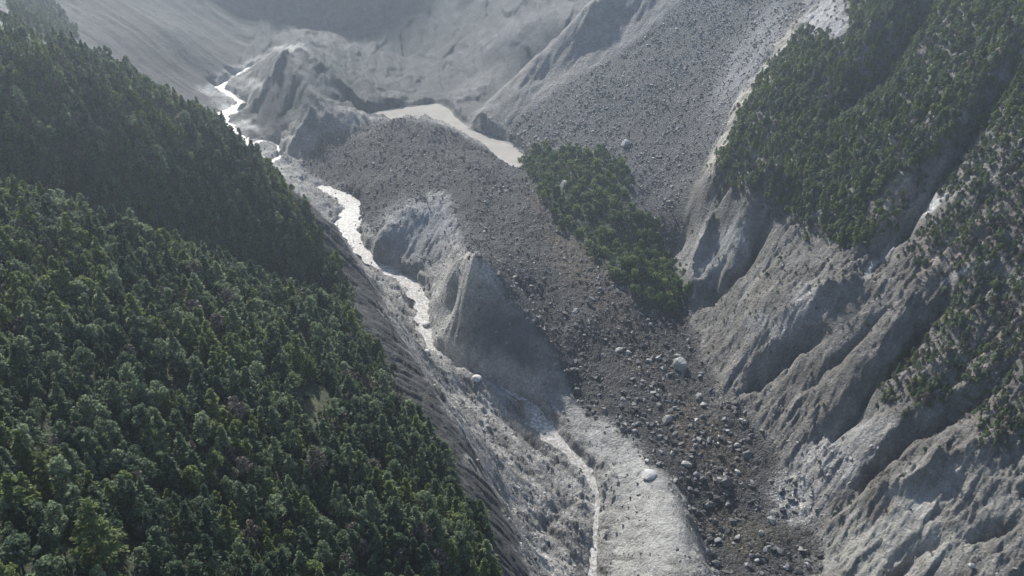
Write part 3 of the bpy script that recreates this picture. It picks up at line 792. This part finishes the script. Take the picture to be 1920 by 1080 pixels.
LIB = []          # (shape, colour, crown mesh, trunk mesh)
_sd = 0
for shape, colours, nq in (('conifer', ('dark', 'grey', 'green'), 900), ('dome', ('dark', 'grey', 'green', 'brown'), 900), ('column', ('dark', 'grey'), 760), ('ragged', ('grey', 'brown'), 520)):
    for v in range(2):
        _sd += 1
        C_, U_, V_, H_ = crown_points(shape, _sd, nq)
        tm = trunk_mesh('trunk', H_, _sd, M_BARK)
        for c in colours:
            LIB.append((shape, c, quads_mesh('crown', C_, U_, V_, M_LEAF[c]), tm))
C_, U_, V_, H_ = crown_points('conifer', 91, 2600)
BIG = ('conifer', 'green', quads_mesh('crown', C_, U_ * .55, V_ * .6, M_LEAF['green']), trunk_mesh('trunk', H_, 91, M_BARK))
SHRUBS = []
for v in range(4):
    C_, U_, V_, H_ = crown_points('shrub', 50 + v, 420)
    SHRUBS.append((quads_mesh('foliage', C_, U_ * 1.15, V_ * 1.15, M_LEAF['bush' if v < 3 else 'green']), trunk_mesh('stem', .6, 60 + v, M_BARK, .8)))

def joined(name, meshes):
    """one mesh of a crown with its trunk, for trees too small to show their parts"""
    bm = bmesh.new(); me = bpy.data.meshes.new(name); k = 0
    for i, m in enumerate(meshes):
        n0 = len(bm.faces); bm.from_mesh(m); bm.faces.ensure_lookup_table()
        for f in bm.faces[n0:]: f.material_index = i
    bm.to_mesh(me); bm.free()
    for m in meshes: me.materials.append(m.materials[0])
    return me

# where trees stand
VIS = {}
def scatter(mask, spacing, seed, dens=None):
    """irregular spots on the ground wherever the mask holds"""
    r = np.random.default_rng(seed)
    x0, x1, y0, y1 = GX[mask].min(), GX[mask].max(), GY[mask].min(), GY[mask].max()
    xs, ys = np.meshgrid(np.arange(x0, x1, spacing), np.arange(y0, y1, spacing * .87))
    xs = xs + (np.arange(xs.shape[0])[:, None] % 2) * spacing * .5
    x = (xs + r.uniform(-.42, .42, xs.shape) * spacing).ravel(); y = (ys + r.uniform(-.42, .42, ys.shape) * spacing).ravel()
    rr, cc = rc(x, y)
    ri = np.clip(np.round(rr).astype(int), 0, NR - 1); ci = np.clip(np.round(cc).astype(int), 0, NC - 1)
    ok = mask[ri, ci] & (rr > 1) & (cc > 1) & (rr < NR - 2) & (cc < NC - 2)
    if dens is not None: ok &= r.uniform(size=x.shape) < dens[ri, ci]
    x, y = x[ok], y[ok]
    return x, y, height(x, y)

def inblob(px, py, rx, ry, ymax=600):
    return (((JX - px) / rx) ** 2 + ((JY - py) / ry) ** 2 < 1) & (GY < ymax)
DL = np.ones(GX.shape)
DL[inblob(330, 745, 58, 30) | inblob(592, 765, 42, 58)] = 0.04
DL *= np.where(fbm(GX / 25, GY / 25, 3) < -.22, .55, 1.0)
EDGE_BAND = R_FOREST & (blur(~R_FOREST, 6) > .02); DL[EDGE_BAND] *= .6
FE = region([(1602, -300), (1592, 20), (1585, 95), (1510, 60), (1432, 140), (1385, 225), (1345, 305), (1335, 345), (1375, 368), (1432, 368), (1450, 400), (1500, 428), (1560, 455), (1630, 478), (1680, 430), (1730, 330), (1790, 270),
             (1919, 240), (6000, 200), (6000, -2500), (1700, -2500)], 0, 830) & R_EAST
FE2 = region([(1790, 280), (1919, 250), (6000, 200), (6000, 800), (1919, 850), (1850, 830), (1800, 770), (1690, 790), (1640, 740), (1700, 640), (1770, 560), (1810, 500), (1720, 510), (1700, 470), (1745, 410)], 0, 600) & R_EAST & ~FE
DE = np.clip(blur(FE, 9) * 1.15 + blur(FE2, 9) * .85, 0, 1) * R_EAST * np.where(fbm(GX / 18, GY / 18, 3) < -.2, .35, 1.0)
DE[inblob(1745, 390, 50, 22) | inblob(1650, 490, 40, 22) | inblob(1690, 380, 40, 40)] *= .25
WEE = region([(1300, 320), (1420, 360), (1640, 470), (1640, 620), (1500, 720), (1330, 600)], 300, 700) & R_EAST
FB = region([(10, -60), (60, -40), (150, 70), (100, 90), (30, 70)], 700, 1000)

tx, ty, tz = scatter(R_FOREST, 3.9, 1, DL)
ex, ey, ez = scatter(R_EAST & (DE > .03), 3.0, 2, DE)
TR = np.random.default_rng(5)
def sizes(n, lo, hi, p=1.6): return lo + (hi - lo) * TR.uniform(size=n) ** p
T_ = []           # x, y, z, crown width, library index
tn = fbm(tx / 38, ty / 38, 3)
for i in range(len(tx)):
    q = TR.uniform(); g = tn[i] + TR.normal() * .13
    shape = 'conifer' if q < .5 else 'dome' if q < .78 else 'column' if q < .9 else 'ragged'
    col = 'green' if g > .1 else 'dark' if g < -.1 else 'grey'  # yellow-green clumps also stand in for sunlit patches, painted as leaf colour
    if TR.uniform() < .04: col = 'brown'
    op = [k for k, l in enumerate(LIB) if l[0] == shape and l[1] == col] or [k for k, l in enumerate(LIB) if l[0] == shape]
    T_.append((tx[i], ty[i], tz[i], sizes(1, 3.3, 8.8, 2.2)[0] * (.85 if ty[i] > 430 else 1), op[TR.integers(len(op))]))
E_ = []
en = fbm(ex / 30, ey / 30, 3)
e2 = (FE2 | ~FE)[tuple(np.clip(np.round(v).astype(int), 0, m - 1) for v, m in zip(rc(ex, ey), (NR, NC)))]
for i in range(len(ex)):
    q = TR.uniform()
    shape = 'conifer' if q < .25 else 'dome' if q < .75 else 'column' if q < .9 else 'ragged'
    g = en[i] + TR.normal() * .2
    col = ('brown' if TR.uniform() < .5 else 'grey') if (e2[i] and TR.uniform() < .8) else 'green' if g > -.1 else 'grey' if g > -.35 else 'dark'
    op = [k for k, l in enumerate(LIB) if l[0] == shape and l[1] == col] or [k for k, l in enumerate(LIB) if l[0] == shape]
    E_.append((ex[i], ey[i], ez[i], sizes(1, 2.5, 5.6, 2.0)[0] * (.8 if e2[i] else 1), op[TR.integers(len(op))]))
# a big pale conifer and its neighbours at the bottom of the wood
HERO = [((196, 1062), 13.5, 'conifer', 'green', 'tallest yellow-green conifer standing above the dark trees in the lower corner'),
        ((45, 1075), 9.5, 'dome', 'grey', 'broad dusty grey-green tree near the lower corner of the wood'),
        ((105, 1110), 8.5, 'dome', 'grey', 'rounded pale-topped tree below the tallest yellow-green conifer'),
        ((122, 790), 8.0, 'conifer', 'grey', 'tall grey-green conifer rising above its neighbours in the dense wood'),
        ((430, 1010), 7.5, 'conifer', 'green', 'bright yellow-green conifer at the lower edge of the wood'),
        ((250, 815), 8, 'dome', 'dark', 'dark rounded tree beside the grassy clearing'),
        ((176, 800), 8, 'dome', 'grey', 'pale grey round-headed tree left of the grassy clearing'),
        ((480, 860), 7.5, 'conifer', 'dark', 'dark pointed conifer between the two grassy clearings'),
        ((735, 880), 6.5, 'conifer', 'green', 'tall yellow-green conifer rising over the forest edge beside the eroded scarp')]

def instancer(name, spots, meshes, mats=None):
    """one object carrying thousands of copies (uncountable stuff) on its points"""
    col = bpy.data.collections.new(name + '_shapes')
    for i, m in enumerate(meshes):
        o = bpy.data.objects.new('%s_shape_%02d' % (name, i), m); col.objects.link(o)
    me = bpy.data.meshes.new(name); n = len(spots['p'])
    me.vertices.add(n); me.vertices.foreach_set('co', np.asarray(spots['p'], np.float32).ravel())
    for key, typ, f in (('rot', 'FLOAT_VECTOR', 'vector'), ('scl', 'FLOAT_VECTOR', 'vector'), ('pick', 'INT', 'value')):
        a = me.attributes.new(key, typ, 'POINT'); a.data.foreach_set(f, np.asarray(spots[key], np.int32 if typ == 'INT' else np.float32).ravel())
    ng = bpy.data.node_groups.new(name, 'GeometryNodeTree')
    ng.interface.new_socket('Geometry', in_out='INPUT', socket_type='NodeSocketGeometry'); ng.interface.new_socket('Geometry', in_out='OUTPUT', socket_type='NodeSocketGeometry')
    gi, go = ng.nodes.new('NodeGroupInput'), ng.nodes.new('NodeGroupOutput')
    ci = ng.nodes.new('GeometryNodeCollectionInfo'); ci.inputs['Collection'].default_value = col
    ci.inputs['Separate Children'].default_value = True; ci.inputs['Reset Children'].default_value = True
    iop = ng.nodes.new('GeometryNodeInstanceOnPoints'); iop.inputs['Pick Instance'].default_value = True
    def attr(nm, t):
        a = ng.nodes.new('GeometryNodeInputNamedAttribute'); a.data_type = t; a.inputs['Name'].default_value = nm
        return next(x for x in a.outputs if x.enabled and x.name == 'Attribute')
    L = ng.links.new
    L(gi.outputs[0], iop.inputs['Points']); L(ci.outputs[0], iop.inputs['Instance'])
    L(attr('pick', 'INT'), iop.inputs['Instance Index']); L(attr('rot', 'FLOAT_VECTOR'), iop.inputs['Rotation']); L(attr('scl', 'FLOAT_VECTOR'), iop.inputs['Scale'])
    L(iop.outputs[0], go.inputs[0])
    o = link(name, me); md = o.modifiers.new('scatter', 'NODES'); md.node_group = ng
    return o

def empty(name, loc, rz=0.0, sc=1.0):
    e = bpy.data.objects.new(name, None); e.empty_display_size = .5
    e.location = loc; e.rotation_euler = (0, 0, rz); e.scale = sc if hasattr(sc, '__len__') else (sc, sc, sc)
    COL.objects.link(e); return e

def on_screen(x, y, z, pad=0):
    px, py = project(x, y, z)
    return px, py, (px > -pad) & (px < 1920 + pad) & (py > -pad) & (py < 1080 + pad)
def visible(x, y, z):
    """not hidden behind a rise of the ground"""
    ok = np.ones(len(x), bool)
    for t in np.linspace(.35, .985, 60):
        ok &= (z * t) > height(x * t, np.maximum(y * t, Y0)) - .3
    return ok

def plant_tree(x, y, z, w, k, name, label, group):
    shape, c, cm, tm = LIB[k] if k >= 0 else BIG
    e = empty(name, (x, y, z + CAMZ - .1), random.uniform(0, 6.28), (w, w, w * random.uniform(.88, 1.14)))
    tag(e, label, 'tree', group)
    for nm, me in (('trunk', tm), ('crown', cm)):
        o = bpy.data.objects.new(nm, me); COL.objects.link(o); o.parent = e
    return e
NAME = {'conifer': 'conifer_tree', 'dome': 'broadleaf_tree', 'column': 'slender_tree', 'ragged': 'sparse_tree'}
CW = {'dark': 'dark green', 'grey': 'grey-green', 'green': 'yellow-green', 'brown': 'brown'}
SW = {'conifer': 'conifer', 'dome': 'round tree', 'column': 'slender tree', 'ragged': 'thin tree'}
RANK = ['leftmost', 'second from left', 'third from left', 'fourth from left', 'fifth from left', 'sixth from left', 'seventh from left', 'eighth from left', 'ninth from left', 'tenth from left',
        'eleventh from left', 'twelfth from left']
def near_zone(px, py):
    e = np.asarray(FOREST_EDGE, float)
    d = polydist(e, np.array([px]), np.array([py]))[0][0]
    if math.hypot(px - 330, py - 745) < 95: return 'beside the grassy clearing amid the wood'
    if math.hypot(px - 592, py - 762) < 90: return 'beside the clearing nearer the scarp'
    if d < 60: return ('at the upper forest edge above the scarp' if py < 700 else 'at the forest edge above the scarp' if py < 880 else 'at the lowest forest edge above the scarp')
    if py > 990: return 'along the bottom edge, ' + ('corner' if px < 200 else 'left part' if px < 450 else 'middle part' if px < 680 else 'right part') + ' of the wood'
    v = 'low' if py > 880 else 'lower middle' if py > 760 else 'middle' if py > 640 else 'high'
    h = 'far left' if px < 180 else 'left' if px < 380 else 'centre' if px < 580 else 'right'
    return '%s on the near slope, %s part' % (v, h)
def name_apart(items):
    """items: (object, base label, zone, px, group): alike neighbours are told apart by size, then from left to right"""
    by = {}
    for it in items: by.setdefault((it[1], it[2]), []).append(it)
    for (base, zone), its in by.items():
        sub = [(base, its)]
        if len(its) > len(RANK):
            its = sorted(its, key=lambda t: -max(t[0].scale)); h = len(its) // 2
            sub = [('larger ' + base, its[:h]), ('smaller ' + base, its[h:])]
        for bs, ii in sub:
            ii = sorted(ii, key=lambda t: t[3])
            for k, (o, _, _, _, grp) in enumerate(ii):
                o['label'] = ('%s %s' % (bs, zone)) if len(ii) == 1 or len(ii) > len(RANK) else '%s %s %s' % (RANK[k], bs, zone)
                o['group'] = grp

hero_xy = []
for (px, py), w, shape, c, lb in HERO:
    p = cast([px], [py])[0]
    if np.isnan(p[0]): continue
    k = next(k for k, l in enumerate(LIB) if l[0] == shape and l[1] == c)
    plant_tree(p[0], p[1], p[2], w, -1 if w > 13 else k, NAME[shape], lb, None); hero_xy.append((p[0], p[1], w))
T_ = [t for t in T_ if all((t[0] - h[0]) ** 2 + (t[1] - h[1]) ** 2 > (h[2] * .42 + t[3] * .3) ** 2 for h in hero_xy)]
ta = np.array([t[:4] for t in T_])
px, py, on = on_screen(ta[:, 0], ta[:, 1], ta[:, 2] + ta[:, 3] * .8)
sz = ta[:, 3] / np.hypot(np.hypot(ta[:, 0], ta[:, 1]), ta[:, 2]) * on * visible(ta[:, 0], ta[:, 1], ta[:, 2] + ta[:, 3])
big = set(np.argsort(-sz)[:290].tolist())
LAB = []
for i in sorted(big):
    x, y, z, w, k = T_[i]; shape, c = LIB[k][:2]
    e = plant_tree(x, y, z, w, k, NAME[shape], 'tree', 'trees of the near wood')
    LAB.append((e, '%s %s' % (CW[c], SW[shape]), near_zone(px[i], py[i]), px[i], 'trees of the near wood'))

name_apart(LAB)
JOIN = [joined('tree', (l[2], l[3])) for l in LIB]
def forest(name, T, label):
    n = len(T); r = np.random.default_rng(n)
    a = np.array(T)
    sc = a[:, 3:4] * np.stack([np.ones(n), np.ones(n), r.uniform(.85, 1.2, n)], 1)
    o = instancer(name, {'p': np.stack([a[:, 0], a[:, 1], a[:, 2] + CAMZ - .1], 1), 'rot': np.stack([r.normal(0, .05, n), r.normal(0, .05, n), r.uniform(0, 6.28, n)], 1), 'scl': sc, 'pick': a[:, 4].astype(int)}, JOIN)
    return tag(o, label, 'forest', kind='stuff')
forest('forest', [t for i, t in enumerate(T_) if i not in big], 'mixed wood covering the shaded hillside beyond the near trees')
forest('forest', E_, 'hazy grey-green wood clinging to the gullied mountainside')
bx, by, bz = scatter(FB, 5.5, 9, None)
forest('forest', [(bx[i], by[i], bz[i], TR.uniform(4, 7), [k for k, l in enumerate(LIB) if l[1] in ('dark', 'grey')][TR.integers(10)]) for i in range(len(bx))], 'dark wood on the far slope behind the crest of the wooded hillside')

# bushes on the green patch of the landslide
sx, sy, sz_ = scatter(R_ISLE, 5.4, 3)
spx, spy, son = on_screen(sx, sy, sz_)
keep = np.argsort(-(son * 1.0 + np.random.default_rng(1).uniform(size=len(sx)) * .01))[:290]
BLAB = []
BZ = ['at the lake end of the patch', 'just below the lake end', 'in the upper leafy patch', 'at the widest leafy part', 'above the leafy middle', 'in the leafy middle',
      'below the leafy middle', 'in the lower leafy patch', 'near the lower leafy tip', 'at the lowest leafy tip']
for i in keep:
    w = TR.uniform(5.0, 9.5); q = TR.integers(4); cm, tm = SHRUBS[q]
    e = empty('bush', (sx[i], sy[i], sz_[i] + CAMZ - .2), TR.uniform(0, 6.28), (w, w, w * TR.uniform(.8, 1.25)))
    tag(e, 'green bush', 'bush', 'bushes of the green patch on the landslide')
    bz_ = int(np.clip((spy[i] - 285) // 30, 0, 9)); mid = np.interp(spy[i], [290, 400, 480, 570], [1070, 1120, 1190, 1270])
    BLAB.append((e, 'yellow-green bush' if q == 3 else 'green bush', BZ[bz_] + (', rubble side' if spx[i] < mid else ', scree side'), spx[i], 'bushes of the green patch on the landslide'))
    for nm, me in (('stem', tm), ('foliage', cm)):
        o = bpy.data.objects.new(nm, me); COL.objects.link(o); o.parent = e

name_apart(BLAB)

# scrub and seedlings where the woods thin out
SCRUB = [joined('scrub', SHRUBS[v]) for v in range(3)]
C_, U_, V_, H_ = crown_points('shrub', 77, 260)
SCRUB.append(joined('scrub', (quads_mesh('foliage', C_, U_, V_, M_LEAF['brown']), SHRUBS[0][1])))
SD = np.clip(blur(R_FOREST, 12) * (1 - f_for) * 1.2 + blur(FE | FE2, 14) * .5 + WEE * .16 + blur(R_ISLE, 16) * .9 + .05 * R_EAST + .7 * (inblob(330, 745, 62, 34) | inblob(592, 765, 46, 62)), 0, .8) * np.clip(.6 + 2 * fbm(GX / 15, GY / 15, 3), 0, 1)
cx, cy, cz = scatter(SD > .02, 2.6, 31, SD)
n_ = len(cx); r_ = np.random.default_rng(8)
o = instancer('scrub', {'p': np.stack([cx, cy, cz + CAMZ - .1], 1), 'rot': np.stack([r_.normal(0, .15, n_), r_.normal(0, .15, n_), r_.uniform(0, 6.28, n_)], 1),
    'scl': (1.0 + 2.2 * r_.uniform(size=(n_, 1)) ** 2) * np.ones((1, 3)), 'pick': r_.choice(4, n_, p=[.22, .2, .18, .4])}, SCRUB)
tag(o, 'low scrub thinning out over bare ground along the forest edges', 'scrub', kind='stuff')

# fallen trunks
def log_mesh(seed):
    r = random.Random(seed); bm = bmesh.new(); p = Vector((-.5, 0, 0))
    for i in range(4):
        q = Vector((-.5 + (i + 1) / 4, r.uniform(-.012, .012), r.uniform(-.01, .01))); tube(bm, p, q, .022 - .0045 * i, .022 - .0045 * (i + 1), 7); p = q
    for i in range(6):
        x = r.uniform(-.1, .45); a = r.uniform(0, 6.28); tube(bm, (x, 0, 0), (x + .06, math.cos(a) * .07, math.sin(a) * .07), .006, .002, 4)
    for i in range(5):
        a = i * 1.256; tube(bm, (-.48, 0, 0), (-.54, math.cos(a) * .05, math.sin(a) * .05), .012, .003, 4)
    me = bpy.data.meshes.new('fallen_trunk'); bm.to_mesh(me); bm.free(); me.materials.append(M_WOOD); return me
LOGS = [log_mesh(i) for i in range(3)]
llab = []
for k, (px_, py_) in enumerate([(1652, 690), (1670, 672), (1628, 648), (1700, 700), (1600, 660), (1742, 640), (1560, 560), (1590, 585), (1500, 610), (1720, 520), (1790, 545), (1640, 590), (1780, 700), (1680, 745), (1750, 730), (1830, 640),
                                (1480, 540), (1540, 500), (1330, 360), (1320, 390), (735, 690), (770, 770), (800, 830), (845, 900), (1020, 470), (1045, 500), (1070, 530), (1010, 430)]):
    p = cast([px_], [py_])[0]
    L_ = TR.uniform(7, 13)
    o = bpy.data.objects.new('fallen_trunk', LOGS[k % 3]); COL.objects.link(o)
    o.location = (p[0], p[1], p[2] + CAMZ + .35); o.scale = (L_, L_, L_)
    a = TR.uniform(-.7, .7) + (2.2 if px_ > 1200 else .4)
    g = Vector((math.cos(a), math.sin(a), 0)); h1, h0 = (float(height(p[0] + k_ * g.x * L_ * .4, p[1] + k_ * g.y * L_ * .4)) for k_ in (1, -1))
    o.rotation_euler = (0, -math.atan2(h1 - h0, L_ * .8), a)
    z_ = ('on the gullied slope below the sparse wood' if px_ > 1560 and py_ > 600 else 'on the bare slope below the dense wood' if px_ > 1400 else 'at the top of the buttress' if px_ > 1200 else 'on the eroded scarp edge' if px_ < 900 else 'in the brown rubble beside the bushes')
    tag(o, 'x', 'log'); llab.append((o, 'weathered grey fallen trunk', z_, px_, 'fallen trunks'))
name_apart(llab)

# ------------------------------------------------------------------ rocks
def rock_mesh(name, seed, mat, detail=0):
    r = np.random.default_rng(seed); bm = bmesh.new()
    k = 9 + detail * 9
    d = rdirs(k, r) * r.uniform(.6, 1.0, (k, 1)) * np.array([.62, .42, .36]) * r.uniform(.75, 1.2, 3)
    for p in d: bm.verts.new(p)
    res = bmesh.ops.convex_hull(bm, input=bm.verts)
    bmesh.ops.delete(bm, geom=[g for g in res['geom_interior'] if isinstance(g, bmesh.types.BMVert)], context='VERTS')
    if detail: bmesh.ops.bevel(bm, geom=list(bm.edges), offset=.02, segments=1, affect='EDGES')
    me = bpy.data.meshes.new(name); bm.to_mesh(me); bm.free(); me.materials.append(mat)
    return me
ROCKS = [rock_mesh('rock', 100 + i, M_ROCK) for i in range(7)] + [rock_mesh('rock', 120 + i, M_ROCK_P) for i in range(2)]
BOULD = [rock_mesh('boulder', 140 + i, M_ROCK, 1) for i in range(5)] + [rock_mesh('boulder', 150 + i, M_ROCK_P, 1) for i in range(3)]

def lumpy(seed, mat):
    r = np.random.default_rng(seed); bm = bmesh.new(); bmesh.ops.create_icosphere(bm, subdivisions=3, radius=.5)
    for v in bm.verts:
        n = v.co.normalized(); h = 1.0
        for k in range(7):
            d = Vector(rdirs(1, np.random.default_rng(seed * 50 + k))[0]); h = min(h, (.62 + .05 * (k % 4)) / max(n.dot(d), .3))
        v.co = n * .56 * h * (1 + float(r.normal()) * .018); v.co.z *= .85
    me = bpy.data.meshes.new('boulder'); bm.to_mesh(me); bm.free(); me.materials.append(mat); return me
LUMPY = [lumpy(3, M_ROCK_P), lumpy(5, M_ROCK_P), lumpy(6, M_ROCK_W)]
def boulder(px, py, w, pale, label, group=None, P=None, sq=(1, 1, 1)):
    p = cast([px], [py])[0] if P is None else P
    o = bpy.data.objects.new('boulder', BOULD[TR.integers(5, 8) if pale else TR.integers(0, 5)]); COL.objects.link(o)
    o.location = (p[0], p[1], p[2] + CAMZ + w * .14); o.scale = tuple(w * q * TR.uniform(.8, 1.2) for q in sq)
    o.rotation_euler = (TR.uniform(-.5, .5), TR.uniform(-.5, .5), TR.uniform(0, 6.28))
    return tag(o, label, 'boulder', group)
for a in [(1275, 686, 10.5, True, 'huge pale boulder lying at the foot of the rock slope'),
          (1216, 892, 7.5, True, 'smooth white boulder on the crest of the pale berm'),
          (893, 712, 7.5, True, 'pale angular boulder beside the river below the dark cone'),
          (1172, 272, 8, True, 'pale block lying alone in the grey scree'),
          (1058, 350, 7, True, 'pale rock poking out of the green bushes'),
          (1250, 790, 6, True, 'pale upright block in the dark rubble beyond the berm'),
          (1310, 744, 5, True, 'white block near the foot of the rock slope'),
          (1318, 760, 4.5, True, 'flat pale slab below the white block at the slope foot'),
          (1400, 856, 8, False, 'dark boulder with a lit top at the edge of the rubble'),
          (1362, 905, 8, False, 'large dark boulder in the lower rubble'),
          (1260, 852, 4.5, True, 'small round white boulder in the middle of the dark rubble'),
          (1288, 872, 5.5, True, 'flat bluish slab in the dark rubble'),
          (1820, 1062, 4, True, 'lone pale boulder on the smooth rock slope near the lower corner'),
          (800, 662, 4.5, True, 'white boulder in the middle of the river'),
          (800, 610, 7, True, 'pale boulder standing in the river beside the dark cone'),
          (1082, 735, 7, False, 'greenish weathered block at the lower tip of the dark scarp'),
          (1290, 640, 5, False, 'dark block jammed under the rock slope'),
          (1300, 558, 5, True, 'pale rock at the foot of the buttress')]:
    o = boulder(*a, sq=(1, .95, 1.15))
    if a[2] >= 6 and a[3]: o.data = LUMPY[int(a[0]) % 2]; o.rotation_euler = (0, 0, a[0] % 6)
    if a[0] in (1216, 893, 800): o.data = LUMPY[2]; o.scale.z *= .55

def stones(mask, spacing, seed, lo, hi, p, dens=None):
    x, y, z = scatter(mask, spacing, seed, dens)
    s_ = lo + (hi - lo) * np.random.default_rng(seed + 1).uniform(size=len(x)) ** p
    return np.stack([x, y, z, s_], 1)
DEPN = np.clip(.62 + 2.6 * fbm(GX / 26, GY / 26, 4, .6), .06, 1) * (1 - .85 * f_isle)
near = R_DEP & (GY < 560)
S1 = np.concatenate([stones(near & ~R_ISLE, 1.55, 21, .7, 4.6, 4.6, DEPN), stones(R_DEP & ~near & ~R_ISLE, 2.2, 22, .9, 4.2, 3.2, DEPN)])
S2 = stones(R_FAN & (A[..., 0] < .2), 1.5, 23, .7, 4.4, 4.5, np.clip(.8 + 3.0 * fbm((GX * .62 - GY * .78) / 10, (GX * .78 + GY * .62) / 60, 4, .6), .05, 1))
FLOOR = (KIND == 4) & (GY < 860)
S3 = stones(FLOOR, 2.0, 24, .5, 3.4, 4, np.clip(.35 + 1.8 * fbm(GX / 14, GY / 14, 3), .03, .8) * (1 - .45 * R_BERM))
S4 = stones(R_EAST & ~FE & (GY < 640), 3.0, 25, .5, 2.8, 4.0, np.full(GX.shape, .35))
R_SLAB = region([(1420, 800), (1520, 830), (1640, 850), (1720, 800), (1660, 870), (1600, 930), (1545, 985), (1500, 940)], 250, 520) & R_EAST
S5 = stones(R_SLAB, 2.6, 27, .8, 4.6, 2.5, np.full(GX.shape, .5))
S_ = np.concatenate([S1, S2])
px, py, on = on_screen(S_[:, 0], S_[:, 1], S_[:, 2])
sz = S_[:, 3] / np.hypot(np.hypot(S_[:, 0], S_[:, 1]), S_[:, 2]) * on * visible(S_[:, 0], S_[:, 1], S_[:, 2] + 1)
top = np.argsort(-sz)[:275]
nF = len(S1)
SLAB = []
def rubble_zone(px, py):
    c = np.interp(py, [560, 700, 800, 900, 1080], [1180, 1215, 1300, 1370, 1430])
    side = 'on its berm side' if px < c - 45 else 'on its mountain side' if px > c + 45 else 'in its middle'
    if py < 560: return 'in the dark rubble above the cones' if px < 950 else 'in the brown rubble beside the bushes'
    if py < 660: return 'in the rubble below the bushes, ' + side
    if py < 740: return 'in rubble by the huge boulder, ' + side
    if py < 820: return 'in rubble below the huge boulder, ' + side
    if py < 890: return 'in rubble beside the berm top, ' + side
    if py < 960: return 'in the lower rubble tongue, ' + side
    if py < 1020: return 'near the rubble tongue bottom, ' + side
    return 'at the bottom rubble edge, ' + side
for i in top:
    pale = TR.uniform() < (.12 if i < nF else .2)
    o = boulder(0, 0, S_[i, 3] * 1.08, pale, 'boulder', None, S_[i, :3])
    if i < nF: SLAB.append((o, ('pale' if pale else 'grey') + ' boulder', rubble_zone(px[i], py[i]), px[i], 'boulders of the landslide rubble'))
    else: SLAB.append((o, ('pale' if pale else 'grey') + ' block', 'on the scree fan' + (' above the bushes' if py[i] > 220 else ' higher up'), px[i], 'blocks on the scree fan'))
name_apart(SLAB)
rest = np.ones(len(S_), bool); rest[top] = False
def rubble(name, S, label, pale):
    n = len(S); r = np.random.default_rng(n)
    pk = np.where(r.uniform(size=n) < pale, r.integers(7, 9, n), r.integers(0, 7, n))
    sc = S[:, 3:4] * r.uniform(.6, 1.35, (n, 3))
    o = instancer(name, {'p': np.stack([S[:, 0], S[:, 1], S[:, 2] + CAMZ + S[:, 3] * .08], 1), 'rot': r.uniform(-3.1, 3.1, (n, 3)) * [.3, .3, 1], 'scl': sc, 'pick': pk}, ROCKS)
    return tag(o, label, 'rubble', kind='stuff')
i1 = np.arange(len(S_)) < nF
rubble('rubble', S_[rest & i1], 'dark angular rubble covering the landslide tongue', .06)
rubble('rubble', S_[rest & ~i1], 'grey scree stones covering the fan', .55)
rubble('rubble', S3, 'pale stones scattered over the river gravel', .6)
rubble('rubble', S5, 'pale fractured slabs at the foot of the mountainside', .95)
rubble('rubble', S4, 'loose stones scattered over the bare mountainside', .5)

# ------------------------------------------------------------------ haze: the misty air of the valley
def haze_box(x0, x1, y0, y1, z0, z1, density):
    bm = bmesh.new(); bmesh.ops.create_cube(bm, size=1)
    for v in bm.verts: v.co = Vector((x0 + (v.co.x + .5) * (x1 - x0), y0 + (v.co.y + .5) * (y1 - y0), z0 + (v.co.z + .5) * (z1 - z0)))
    me = bpy.data.meshes.new('haze'); bm.to_mesh(me); bm.free()
    m = bpy.data.materials.new('valley_haze'); m.use_nodes = True; nt = m.node_tree; nt.nodes.clear()
    out = nt.nodes.new('ShaderNodeOutputMaterial'); pv = nt.nodes.new('ShaderNodeVolumePrincipled')
    pv.inputs['Color'].default_value = (0.80, 0.90, 1.0, 1); pv.inputs['Density'].default_value = density; pv.inputs['Anisotropy'].default_value = 0.68
    nt.links.new(pv.outputs[0], out.inputs['Volume']); me.materials.append(m)
    return tag(link('haze', me), 'thin bluish haze filling the valley', 'haze', kind='stuff')
ZT = float(VERT[:, 2].max())
haze_box(GX.min() - 30, GX.max() + 30, -60, GY.max() + 30, float(VERT[:, 2].min()) - 1.5, max(ZT, CAMZ) + 15, 0.00017)
print('TREES', len(T_), len(E_), len(bx), 'BUSH', len(sx), 'STONES', len(S1), len(S2), len(S3), len(S4))
